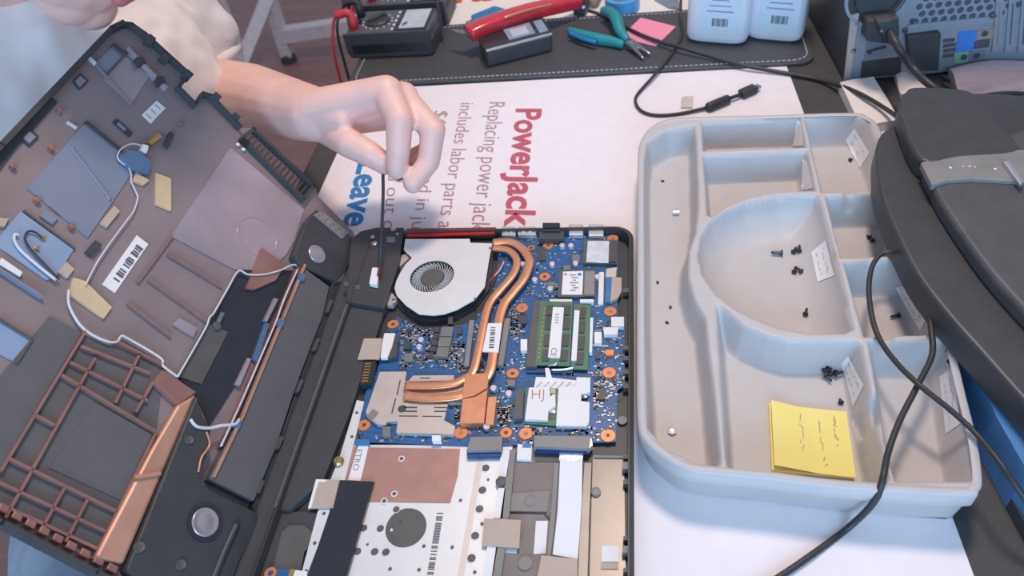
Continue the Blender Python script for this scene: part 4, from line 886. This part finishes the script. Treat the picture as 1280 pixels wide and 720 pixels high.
# long cables crossing the tray
o = tube('console_cable', [W(850, 800, .0035), W(920, 755, .0035), W(970, 724, .0035), W(1010, 697, .0035), W(1060, 660, .0040), W(1092, 628, .030), W(1103, 600, .0465), W(1110, 566, .046), W(1125, 525, .046), W(1147, 482, .047), W(1165, 444, .048), W(1164, 412, .05), W(1161, 380, .052), W(1172, 360, .06)], .0022, 'wire_black'); tag(o, 'black cable running over the tray edge from the console down across the white poster', 'cable')
o = tube('looping_cable', [W(1130, 318, .058), W(1116, 315, .054), W(1101, 318, .052), W(1090, 334, .050), W(1086, 362, .048), W(1090, 396, .047), W(1100, 425, .0465), W(1122, 455, .0495), W(1150, 482, .0530), W(1185, 510, .050), W(1218, 540, .048), W(1245, 572, .050), W(1265, 600, .048), W(1300, 650, .034), W(1340, 710, .014), W(1380, 800, .004), W(1420, 950, .004)], .0020, 'wire_black'); tag(o, 'black cable looping out of the console and crossing the tray corner', 'cable')
o = tube('hanging_cable', [W(1246, 470, .045), W(1256, 510, .034), W(1268, 545, .034), W(1290, 590, .034)], .0024, 'wire_black'); tag(o, 'short black cable resting on the blue carton', 'cable')

# usb cable on the mat and poster
us = thing('usb_cable', W(900, 130, 0), 'thin black cable with a ferrite bead and small plug lying on the poster', 'cable')
zc_ = .0065
tube('lead', [W(851, -12, zc_+.03), W(851, 20, zc_+.008), W(852, 45, zc_), W(838, 70, zc_), W(817, 95, zc_), W(797, 118, .0034), W(795, 130, .0034), W(804, 140, .0034), W(822, 144, .0034), W(850, 142, .0034), W(882, 135, .0044)], .0019, 'wire_black', us)
a, b = W(883, 135, .006), W(912, 123, .006); mk('ferrite_bead', *g_lathe(a, b-a, [(.0030, 0), (.0050, .002), (.0054, .005), (.0054, np.linalg.norm(b-a)-.005), (.0050, np.linalg.norm(b-a)-.002), (.003, np.linalg.norm(b-a))], 14), 'wire_black', us, smooth=True)
c = W(926, 118, .006); tube('neck', [b, (b+c)/2, c], .0022, 'wire_black', us); d = W(944, 110, .006)
mk('plug_body', *g_box((c+d)/2, nrm(d-c), nrm(np.cross(EZ, d-c)), EZ, np.linalg.norm(d-c)/2, .0055, .0038), 'wire_black', us, bevel=.0012)
e = W(948, 108, .006); mk('plug_tip', *g_box((e+d)/2+nrm(e-d)*.001, nrm(e-d), nrm(np.cross(EZ, e-d)), EZ, .003, .0034, .0012), 'chrome', us)
o = tube('charger_cable', [W(735, 13, .010), W(755, 20, .0075), W(775, 30, .0075), W(800, 43, .0085), W(830, 54, .0105), W(850, 59, .0125), W(880, 68, .010), W(930, 82, .0072), W(985, 92, .004), W(1030, 101, .004), W(1070, 115, .015), W(1110, 138, .02), W(1135, 158, .03)], .0024, 'wire_black'); tag(o, 'black cable crossing the pink note and mat toward the console', 'cable')
o = prism('clear_chip', [W(u, v, .0034) for u, v in ((852, 122), (856, 120), (867, 120), (866, 134), (851, 134))], (0, 0, -.0019), 'clear_plastic'); tag(o, 'small clear plastic square on the poster beside the thin cable', 'plastic piece')

# ------------------------------------------------------------------ bottles
def bottle(u, v, label, rz, hw):
    c = W(u, v, .0047); t = thing('plastic_bottle', c, label, 'bottle', 'white bottles on the mat'); V = []; F = []
    prof = [(.82, 0), (.96, .003), (1, .008), (1, .105), (.92, .125), (.6, .145), (.36, .153), (.36, .162)]; n_ = 32
    for s, h in prof:
        for i in range(n_):
            a = 2*math.pi*i/n_; e = .42; x = hw*s*math.copysign(abs(math.cos(a))**e, math.cos(a)); y = .029*s*math.copysign(abs(math.sin(a))**e, math.sin(a))
            V.append(c+np.array([x*math.cos(rz)-y*math.sin(rz), x*math.sin(rz)+y*math.cos(rz), h]))
    for k in range(len(prof)-1):
        for i in range(n_): j = (i+1) % n_; F.append([k*n_+i, k*n_+j, (k+1)*n_+j, (k+1)*n_+i])
    F += [list(range(n_)), [(len(prof)-1)*n_+i for i in range(n_)]]
    mk('bottle_body', V, F, 'bottle', t, smooth=False)
    lathe('cap', c+EZ*.163, EZ, [(.0155, 0), (.0155, .018), (.014, .0195)], 'label_white', t, n=24)
    ax = np.array([math.cos(rz), math.sin(rz), 0]); ay = np.array([-math.sin(rz), math.cos(rz), 0])
    mk('bottle_label', *g_box(c-ay*.0291+EZ*.062+ax*.004, ax, ay, EZ, .023, .0004, .043), 'bottle_label', t)
    for k in range(9): mk('barcode_bar', *g_box(c-ay*.0297+EZ*.030+ax*(.0-.008+.0022*k+.004), ax, ay, EZ, .0005+.0004*(k % 3 == 0), .0002, .005), 'ink_grey', t)
    for k in range(6): mk('print_line', *g_box(c-ay*.0297+EZ*(.044+.007*k)+ax*.004, ax, ay, EZ, .016-.003*(k % 3), .0002, .0006), 'ink_faint', t)
    return t
bottle(899, 42, 'white plastic bottle with a barcode label standing beside the thin cable', -.28, .0385)
bottle(971, 39, 'white plastic bottle with a pale blue label standing next to the tower', -.30, .0335)

# ------------------------------------------------------------------ multimeters
def meter(c, rz, label):
    t = thing('multimeter', c, label, 'multimeter', 'multimeters on the mat'); ca, sa = math.cos(rz), math.sin(rz); ax = np.array([ca, sa, 0]); ay = np.array([-sa, ca, 0]); c = np.asarray(c)
    L = lambda x, y, z: c+ax*x+ay*y+EZ*z
    # long axis runs along x: sockets at -x, dial in the middle, display at +x
    hx, hy = .058, .034
    V, F = g_prism([L(x, y, .034) for x, y in rrect(-hx, -hy, hx, hy, .008)], (0, 0, -.014)); mk('case', V, F, 'meter_grey', t, bevel=.002)
    prism('holster', [L(x, y, .022) for x, y in rrect(-hx-.003, -hy-.003, hx+.003, hy+.003, .009)], (0, 0, -.0215), 'black_plastic', t, bevel=.002)
    prism('front_lip', [L(-hx-.002, -hy-.003, .036), L(hx+.002, -hy-.003, .036), L(hx+.002, -hy+.001, .036), L(-hx-.002, -hy+.001, .036)], (0, 0, -.030), 'black_plastic', t, bevel=.001)
    prism('display_frame', [L(.010, -.029, .0352), L(.054, -.029, .0352), L(.054, .029, .0352), L(.010, .029, .0352)], (0, 0, -.002), 'black_gloss', t)
    prism('display', [L(.016, -.026, .0362), L(.051, -.026, .0362), L(.051, .026, .0362), L(.016, .026, .0362)], (0, 0, -.0015), 'lcd', t)
    prism('display_mark', [L(.020, -.022, .0365), L(.026, -.014, .0365), L(.024, -.008, .0365), L(.019, -.014, .0365)], (0, 0, -.0004), 'ink_grey', t)
    lathe('dial', L(-.020, .0, .034), EZ, [(.017, 0), (.0165, .003), (.015, .0042), (.0001, .0045)], 'black_plastic', t, n=28)
    mk('dial_knob', *g_box(L(-.020, 0, .0405), nrm(ax+ay), nrm(ay-ax), EZ, .014, .0032, .003), 'black_plastic', t, bevel=.001)
    for k in range(14):
        a = 2*math.pi*k/14; mk('dial_tick', *g_box(L(-.020+.0205*math.cos(a), .0205*math.sin(a), .0343), ax, ay, EZ, .0010, .0010, .0003), 'label_white', t)
    for k in range(5): mk('button_mark', *g_box(L(.006, -.024+.012*k, .0343), ax, ay, EZ, .0013, .0022, .0004), 'label_white', t)
    for y in (-.020, 0, .020): lathe('socket', L(-.048, y, .034), EZ, [(.0055, 0), (.0055, .0025)], 'wire_red' if y < 0 else 'black_gloss', t, n=16)
    return t
mm1 = meter(W(497, 55, .0047), -.02, 'black multimeter with red probe plug, nearer the stitched mat edge')
mm2 = meter(np.array(mm1.location)+np.array([.005, .083, 0]), -.02, 'black multimeter standing behind the other one, toward the orange clips')
# probe leads
def lead(c, label, drop, m='wire_red', mp='wire_red'):
    c = np.asarray(c); t = thing('test_lead', c, label, 'test lead')
    mk('plug', *g_lathe(c, EZ, [(.0058, .0), (.0062, .006), (.0050, .020)], 14), mp, t, smooth=True)
    tube('elbow', [c+EZ*.017, c+np.array([-.006, 0, .021]), c+np.array([-.020, -.002, .019])], .0056, mp, t)
    tube('wire', [c+np.array([-.018, -.002, .019])]+[np.array(q) for q in drop], .0020, m, t); return t
m1, m2 = np.array(mm1.location), np.array(mm2.location)
lead(m1+np.array([-.048, -.018, .0368]), 'red test lead plugged into the multimeter nearer the mat edge, hanging off the desk', [m1+np.array([-.075, -.02, .045]), m1+np.array([-.082, -.03, .01]), m1+np.array([-.084, -.035, -.06]), m1+np.array([-.084, -.035, -.2])])
lead(m1+np.array([-.048, .018, .0368]), 'black test lead plugged beside the red one on the nearer multimeter', [m1+np.array([-.070, .02, .050]), m1+np.array([-.080, .0, .03]), m1+np.array([-.083, -.005, -.03]), m1+np.array([-.083, -.008, -.2])], 'wire_black', 'wire_black')
lead(m2+np.array([-.048, -.018, .0368]), 'red test lead plugged into the farther multimeter', [m2+np.array([-.070, -.02, .05]), m2+np.array([-.078, -.03, .02]), m2+np.array([-.080, -.035, -.08]), m2+np.array([-.080, -.035, -.2])])
o = tube('looped_lead', [m1+np.array([-.062, .0, .004]), m1+np.array([-.066, .016, .040]), m1+np.array([-.050, .036, .058]), m1+np.array([0, .034, .058]), m1+np.array([.052, .030, .056]), m1+np.array([.064, .014, .040]), m1+np.array([.0665, -.004, .004])], .0018, 'wire_black'); tag(o, 'thin black cord looped over the nearer multimeter', 'cord')

# ------------------------------------------------------------------ small tools at the back
pw = thing('cream_sheet', (-.08, 1.15, 0), 'cream paper sheet behind the leather mat under the tools', 'paper')
prism('sheet', [(-.30, .9985, .0014), (.225, 1.0005, .0014), (.225, 1.45, .0014), (-.30, 1.45, .0014)], (0, 0, -.0012), 'cream', pw)
sc_ = thing('pocket_scale', W(650, 60, .0047), 'small black pocket scale with a bluish display on the leather mat', 'scale')
zs = .028
S4 = [W(u, v, zs) for u, v in ((597, 45), (678, 23), (690, 43), (608, 64))]
prism('body', S4, (0, 0, -(zs-.005)), 'black_plastic', sc_, bevel=.003)
def bil(P, s, t): return P[0]*(1-s)*(1-t)+P[1]*s*(1-t)+P[2]*s*t+P[3]*(1-s)*t
def onS(s0, t0, s1, t1, h): return [bil(S4, s, t)+EZ*h for s, t in ((s0, t0), (s1, t0), (s1, t1), (s0, t1))]
prism('lid', onS(-.01, -.02, 1.01, .97, .0012), (0, 0, -.0015), 'black_gloss', sc_)
prism('display', onS(.38, .12, .78, .78, .0022), (0, 0, -.001), 'lcd_blue', sc_); prism('display_glow', onS(.45, .25, .70, .68, .0026), (0, 0, -.0006), 'lcd', sc_); prism('button_panel', onS(.84, .12, .97, .82, .0022), (0, 0, -.001), 'lcd_blue', sc_)
prism('chrome_trim', onS(.0, .965, 1.0, 1.02, .0016), (0, 0, -.002), 'tin', sc_)
kn = thing('utility_knife', W(650, 30, .03), 'glossy red handled utility knife lying across the pocket scale', 'knife')
kp = [(586, 42, .034), (605, 33, .036), (630, 24, .036), (660, 15, .034), (690, 8, .030), (712, 3, .026), (722, 1, .024)]
mk('handle', *g_tube([W(*q) for q in kp], .008, n=12, up=EZ, radii=None, w=.025, h=.017, sp=5), 'red_gloss', kn, smooth=True)
prism('blade', [W(u, v, .034) for u, v in ((588, 38), (588, 45), (570, 40), (561, 36))], (0, 0, -.0012), 'chrome', kn)
tube('grip_line', [W(630, 22, .0445), W(660, 12.5, .0425), W(690, 5.5, .038)], .0016, 'copper', kn)
pe_ = thing('blue_clip', W(605, 18, .0014), 'glossy blue clip with a dark end lying behind the red knife', 'clip')
prism('body', [W(u, v, .018) for u, v in ((588, 18), (618, 6), (632, 10), (626, 18), (600, 27), (590, 26))], (0, 0, -.0162), 'blue_gloss', pe_, bevel=.003); prism('metal_end', [W(u, v, .012) for u, v in ((582, 27), (590, 24), (598, 28), (588, 33))], (0, 0, -.0102), 'mid_grey', pe_)
for u, v, l in ((566, 2, 'orange plastic clip beside the multimeters'), (604, -1, 'orange plastic clip behind the blue clip')):
    oc = thing('orange_clip', W(u, v, .0014), l, 'clip', 'orange clips'); c = W(u, v, .0014)
    prism('body', [c+np.array([x, y, .010]) for x, y in ((-.016, -.005), (-.006, -.008), (-.002, -.003), (.004, -.008), (.015, -.006), (.015, .010), (-.014, .012))], (0, 0, -.0095), 'orange', oc, bevel=.0015)
    lathe('pivot', c+EZ*.010, EZ, [(.004, 0), (.003, .003)], 'dark_grey', oc, n=14)
# pliers
pz = .011
pr = thing('pliers', W(760, 48, .0047), 'teal handled needle nose pliers lying open on the leather mat', 'pliers')
piv = W(789, 55, pz)
tube('handle', [W(711, 38, pz), W(728, 44, pz), W(748, 49, pz), W(765, 52, pz), W(779, 56, pz)], .005, 'teal', pr, radii=[.0045, .0070, .0076, .0068, .0050])
tube('handle', [W(754, 13, pz+.008), W(765, 17, pz+.011), W(771, 26, pz+.010), W(775, 38, pz+.005), W(784, 51, pz)], .005, 'teal', pr, radii=[.0055, .0078, .0080, .0072, .0050])
tube('grip_inset', [W(712, 41, pz+.003), W(728, 48, pz+.003), W(745, 53, pz+.003)], .003, 'blue_gloss', pr)
lathe('pivot', piv-EZ*.004, EZ, [(.0065, 0), (.0065, .007), (.003, .0085)], 'chrome', pr, n=18)
tube('jaw', [W(784, 54, pz), W(792, 60, pz), W(804, 73, pz-.003)], .003, 'chrome', pr, radii=[.0045, .0038, .0012]); tube('jaw', [W(788, 52, pz), W(799, 59, pz), W(813, 68, pz-.003)], .003, 'chrome', pr, radii=[.0045, .0036, .0012])
o = prism('pink_note', [W(u, v, .0056) for u, v in ((801, 22), (845, 33), (820, 57.5), (787, 50), (783, 42), (785, 37))], (0, 0, -.0008), 'pink_paper'); tag(o, 'bright pink paper note on the leather mat under the black cable', 'note')
tr_ = thing('tape_roll', W(778, 8, .0014), 'roll of blue tape standing flat behind the teal pliers', 'tape')
c = W(778, 11, .0014); mk('tape_band', *g_ring(c+EZ*.0004, EZ, .017, .024, .018, 36), 'tape_blue', tr_); mk('core', *g_ring(c+EZ*.0004, EZ, .0155, .017, .019, 36), 'cover_blue', tr_)
ad = thing('wall_adapter', W(728, 14, .0014), 'black plug with a small blue light beside the red knife', 'plug')
c = W(727, 16, .0014); mk('housing', *g_box(c+EZ*.016, nrm((.97, -.2, 0)), nrm((.2, .97, 0)), EZ, .009, .014, .0155), 'black_plastic', ad, bevel=.004); lathe('indicator_light', c+np.array([.004, -.0142, .015]), (0, -1, .3), [(.0024, 0), (.0018, .0008)], 'led', ad, n=12)
o = mk('wood_handle', *g_lathe(W(741, 4, .010), nrm((.15, 1, .0)), [(.003, 0), (.0075, .004), (.0082, .03), (.0070, .06), (.004, .064)], 16), 'brown', smooth=True); tag(o, 'round brown wooden handle behind the black plug', 'handle')
o = cloth('blue_leaflet', [(818, -2), (848, -2), (850, 10), (836, 8)], .005, 'pale blue leaflet behind the mat beside the bottle', 'leaflet', 'cover_blue', .001)

# ------------------------------------------------------------------ white table frame on the far floor
tf = thing('trestle_frame', W(345, 60, -.75), 'white metal trestle frame with dark rubber feet standing on the brown floor', 'trestle')
ft = W(361, 74, -.742); ya = ft[1]
def bar(name, a, b, w): mk(name, *g_box((a+b)/2, nrm(b-a), nrm(np.cross(b-a, EY)), nrm(np.cross(b-a, np.cross(b-a, EY))), np.linalg.norm(b-a)/2, w/2, w/2), 'frame_white', tf)
top = WY(335, -8, ya); bar('leg', ft, top+(top-ft)*.3, .038)
mk('rubber_foot', *g_lathe(ft-EZ*.0075, EZ, [(.028, 0), (.028, .02), (.02, .03)], 14), 'rubber', tf)
f2 = W(309, 99, -.742); t2 = WY(266, -4, f2[1]); bar('leg', f2, t2+(t2-f2)*.3, .05); mk('rubber_foot', *g_lathe(f2-EZ*.0075, EZ, [(.03, 0), (.03, .02), (.022, .03)], 14), 'rubber', tf)
b0 = W(303, 78, -.70); b0 = WY(303, 78, f2[1]); bar('brace', b0, WY(336, -4, ya), .042)
p0 = WY(350, 44, ya); p1 = WY(452, 29, ya); bar('crossbar', p0, p1+(p1-p0)*.6, .045)
p3 = p1+(p1-p0)*.6; bar('leg', np.array([p3[0], ya, -.742]), np.array([p3[0], ya, top[2]]), .038)
#%%PERSON
# ------------------------------------------------------------------ the person
from mathutils import noise as mnoise
def g_caps(p, q, r0, r1, n=16, m=5):
    p, q = np.asarray(p, float), np.asarray(q, float); a, b, t = frame_of(q-p); L = np.linalg.norm(q-p); prof = []
    for k in range(1, m+1): an = math.pi/2*(1-k/m); prof.append((r0*math.cos(an), -r0*math.sin(an)))
    for k in range(0, m): an = math.pi/2*k/m; prof.append((r1*math.cos(an), L+r1*math.sin(an)))
    return g_lathe(p, t, prof, n)
def g_ell(c, ax, r, n=20, m=12):
    c = np.asarray(c, float); V = []; F = []
    for k in range(1, m):
        th = math.pi*k/m
        for i in range(n): ph = 2*math.pi*i/n; V.append(c+ax[0]*r[0]*math.sin(th)*math.cos(ph)+ax[1]*r[1]*math.sin(th)*math.sin(ph)+ax[2]*r[2]*math.cos(th))
    for k in range(m-2):
        for i in range(n): j = (i+1) % n; F.append([k*n+i, k*n+j, (k+1)*n+j, (k+1)*n+i])
    F += [list(range(n)), [(m-2)*n+i for i in range(n)]]; return V, F
def remesh(name, mb, vox, m, parent, smooth=6, wrinkle=0., wscale=20.):
    o = mb.build(name+'_raw', m, parent)
    md = o.modifiers.new('r', 'REMESH'); md.mode = 'VOXEL'; md.voxel_size = vox
    sm = o.modifiers.new('s', 'SMOOTH'); sm.iterations = smooth; sm.factor = .5
    bpy.context.view_layer.update(); dg = bpy.context.evaluated_depsgraph_get(); me = bpy.data.meshes.new_from_object(o.evaluated_get(dg)); me.name = name
    bpy.data.objects.remove(o); me.materials.clear(); me.materials.append(MATS[m])
    if wrinkle:
        co_ = np.empty(len(me.vertices)*3); me.vertices.foreach_get('co', co_); co_ = co_.reshape(-1, 3); nn = np.array([v.normal[:] for v in me.vertices])
        w = np.array([mnoise.fractal(Vector((p[0]*wscale*1.6, p[1]*wscale*.8, p[2]*wscale)), 1., 2., 3) for p in co_]); co_ = co_+nn*(w*wrinkle)[:, None]
        me.vertices.foreach_set('co', co_.ravel()); me.update()
    me.polygons.foreach_set('use_smooth', [True]*len(me.polygons))
    o = bpy.data.objects.new(name, me); COL.objects.link(o); o.parent = parent; return o
per = thing('person', (-.70, .58, -.75), 'person in a pale T-shirt leaning over the laptop and pinching a black cable', 'person')
HF = nrm((.60, -.10, -.78)); HU = np.array([.76, .15, .62]); HU = nrm(HU-HF*(HU@HF)); HL = np.cross(HU, HF)
chin = W(102, 33, .24); HC = chin-(HF*.072-HU*.125)
h = lambda f, l, u: HC+HF*f+HL*l+HU*u
HA = (HF, HL, HU)
NB = np.array([-.61, .63, .255]); SL = np.array([-.588, .842, .265]); SR = np.array([-.63, .41, .25])
EL = np.array([-.535, .805, .030]); WR = W(393, 143, .118)
sk = MB()
sk.add(*g_ell(h(-.012, 0, .030), HA, (.096, .076, .086))).add(*g_ell(h(.022, 0, -.030), HA, (.066, .063, .082))).add(*g_ell(h(.028, 0, -.080), HA, (.058, .058, .040)))
for s in (-1, 1): sk.add(*g_caps(h(.056, s*.016, -.098), h(-.015, s*.054, -.060), .024, .022))
sk.add(*g_ell(h(.066, 0, -.103), HA, (.022, .026, .021))).add(*g_caps(h(.078, 0, .010), h(.104, 0, -.032), .008, .0125)).add(*g_ell(h(.098, .011, -.036), HA, (.010, .008, .007))).add(*g_ell(h(.098, -.011, -.036), HA, (.010, .008, .007)))
sk.add(*g_caps(h(.066, -.035, .022), h(.066, .035, .022), .012, .012)).add(*g_ell(h(.070, 0, -.066), HA, (.021, .027, .018)))
for s in (-1, 1): sk.add(*g_ell(h(-.008, s*.078, -.012), HA, (.019, .007, .031))).add(*g_ell(h(.056, s*.030, -.028), HA, (.018, .022, .020)))
sk.add(*g_caps(h(-.030, 0, -.055), NB, .056, .060)).add(*g_caps(NB, (-.66, .62, .05), .06, .09)).add(*g_caps(SL, NB-EZ*.03, .05, .06)).add(*g_caps(SR, NB-EZ*.03, .05, .06))
sk.add(*g_caps(SL, EL, .048, .040)).add(*g_caps(EL, EL*.55+WR*.45, .041, .040)).add(*g_caps(EL*.55+WR*.45, WR, .040, .0265))
# left hand: palm, then five fingers, each a chain of its own
J = {k: W(*v) for k, v in dict(imcp=(483, 115, .143), ipip=(499, 149, .133), idip=(498, 188, .110), itip=(496, 212, .095), mmcp=(504, 122, .131), mpip=(541, 164, .117), mdip=(536, 202, .094), mtip=(516, 230, .082), tcmc=(412, 160, .103), tmcp=(438, 180, .108), tip=(463, 193, .103), ttip=(482, 206, .094)).items()}
kv = np.array([-.003, .011, -.016])
rm = J['mmcp']+kv; pm = rm+kv*1.1
palm = [(J['imcp'], .0155), (J['mmcp'], .0150), (rm, .0140), (pm, .0125)]
for (q, r), t in zip(palm, (-.012, -.004, .004, .012)): sk.add(*g_caps(WR+kv*t*30+nrm(q-WR)*.004, q, .0205, r))
sk.add(*g_caps(WR, J['imcp']*.35+J['tmcp']*.65+np.array([-.020, .006, .004]), .022, .011))
def finger(P, R):
    for a, b, ra, rb_ in zip(P[:-1], P[1:], R[:-1], R[1:]): sk.add(*g_caps(a, b, ra, rb_))
finger([J['imcp'], J['ipip'], J['idip'], J['itip']], [.0142, .0124, .0112, .0096]); finger([J['mmcp'], J['mpip'], J['mdip'], J['mtip']], [.0130, .0116, .0104, .0090])
finger([WR*.7+J['tcmc']*.3, J['tcmc'], J['tmcp'], J['tip'], J['ttip']], [.020, .0175, .0138, .0120, .0098])
finger([rm, J['mpip']+np.array([-.004, .022, -.012]), J['mdip']+np.array([-.008, .021, -.010]), J['mtip']+np.array([-.018, .020, -.004])], [.0118, .0100, .0090, .0078])
finger([pm, rm+np.array([.026, -.006, -.022]), rm+np.array([.016, -.022, -.036]), rm+np.array([-.002, -.028, -.040])], [.0108, .0088, .0080, .0070])
# right arm and hand steadying the cover outside the picture
ER = np.array([-.60, .24, .02]); HG = CV(-190, 385, .004); WR2 = HG+np.array([-.085, .0, -.02])
sk.add(*g_caps(SR, ER, .048, .040)).add(*g_caps(ER, WR2, .040, .026)).add(*g_caps(WR2, HG+np.array([-.022, .0, .012]), .022, .018))
for k in range(4):
    b = HG+np.array([-.022, -.028+.019*k, .012]); sk.add(*g_caps(WR2+np.array([.01, -.018+.012*k, .004]), b, .014, .0105)); e = HG+np.array([.014, -.028+.019*k, .022]); sk.add(*g_caps(b, e, .0105, .009)).add(*g_caps(e, e+np.array([.012, 0, -.016]), .009, .0078))
sk.add(*g_caps(WR2+np.array([.008, .030, -.010]), HG+np.array([-.030, .052, -.016]), .015, .011)).add(*g_caps(HG+np.array([-.030, .052, -.016]), HG+np.array([-.004, .048, -.030]), .011, .009))
body = remesh('body', sk, .0021, 'skin', per, 5)
# shirt
st_ = MB(); I3 = (EX, EY, EZ)
tilt = nrm((.34, 0, 1)); TX = nrm(np.cross(EY, tilt))
TA = (TX, EY, tilt)
st_.add(*g_ell((-.612, .625, .085), TA, (.135, .205, .19))).add(*g_ell((-.66, .61, -.10), TA, (.140, .185, .19))).add(*g_ell((-.69, .60, -.24), TA, (.145, .185, .12))).add(*g_caps(SL+np.array([-.01, -.03, .0]), NB+np.array([-.02, 0, -.035]), .062, .075)).add(*g_caps(SR, NB+np.array([-.02, 0, -.035]), .062, .075))
st_.add(*g_caps(SL, SL*.30+EL*.70, .060, .064)).add(*g_caps(SR, SR*.35+ER*.65, .060, .062)).add(*g_ell((-.585, .66, .10), TA, (.13, .17, .13)))
remesh('t_shirt', st_, .0045, 'shirt', per, 8, .012, 12)
hem = SL*.30+EL*.70; du = nrm(EL-SL)
mk('sleeve_hem', *g_ring(hem+du*.030, du, .050, .0585, .012, 32), 'shirt', per, smooth=True)
tr = MB(); HPL, HPR = np.array([-.72, .69, -.29]), np.array([-.72, .50, -.29]); KL, KR = np.array([-.27, .78, -.20]), np.array([-.44, .16, -.17]); AL, AR = np.array([-.30, .80, -.67]), np.array([-.50, .14, -.67])
tr.add(*g_caps(HPL, HPR, .115, .115)).add(*g_caps(HPL, KL, .100, .070)).add(*g_caps(HPR, KR, .105, .075)).add(*g_caps(KL, AL, .068, .050)).add(*g_caps(KR, AR, .072, .050))
remesh('trousers', tr, .006, 'trousers', per, 8, .006, 9)
for A_ in (AL, AR):
    so = MB(); so.add(*g_caps(A_+np.array([0, 0, -.035]), A_+np.array([.15, .01, -.045]), .042, .034)); o = remesh('shoe', so, .005, 'black_soft', per, 4)
hr = MB(); hr.add(*g_ell(h(-.020, 0, .042), HA, (.098, .082, .086))); o = remesh('hair', hr, .004, 'hair', per, 4, .006, 60)
lp_ = MB(); lp_.add(*g_caps(h(.0865, -.014, -.060), h(.0865, .014, -.060), .0052, .0052)).add(*g_caps(h(.0850, -.013, -.0715), h(.0850, .013, -.0715), .0068, .0068)); remesh('lips', lp_, .0012, 'lip', per, 3)
for s in (-1, 1): lathe('eye', h(.068, s*.032, .002), HF, [(.0115, -.002), (.010, .004), (.0055, .0075), (.0001, .008)], 'label_white', per, n=16, smooth=True)
# the cable from the laptop that the hand lifts
pt_ = J['itip']*.5+J['ttip']*.5
tube('jack_cable', [W(473, 345, .0265), W(475, 330, .030), W(476, 305, .045), W(478, 270, .062), W(479, 240, .078), W(479, 216, .090), W(482, 205, .099), pt_+np.array([.0, -.004, .006]), pt_+np.array([.012, -.006, -.004]), W(497, 224, .088), W(504, 222, .090)], .0015, 'wire_black', lap)
# stool that the person sits on
so_ = thing('stool', (-.76, .6, -.75), 'round black stool under the seated person', 'stool')
lathe('seat', (-.76, .6, -.468), EZ, [(.15, 0), (.17, .01), (.17, .045), (.15, .06)], 'black_soft', so_, n=32)
for sx in (-1, 1):
    for sy in (-1, 1): mk('leg', *g_tube([(-.76+sx*.09, .6+sy*.09, -.466), (-.76+sx*.15, .6+sy*.15, -.7495)], .012, n=8, sp=0), 'frame_white', so_)
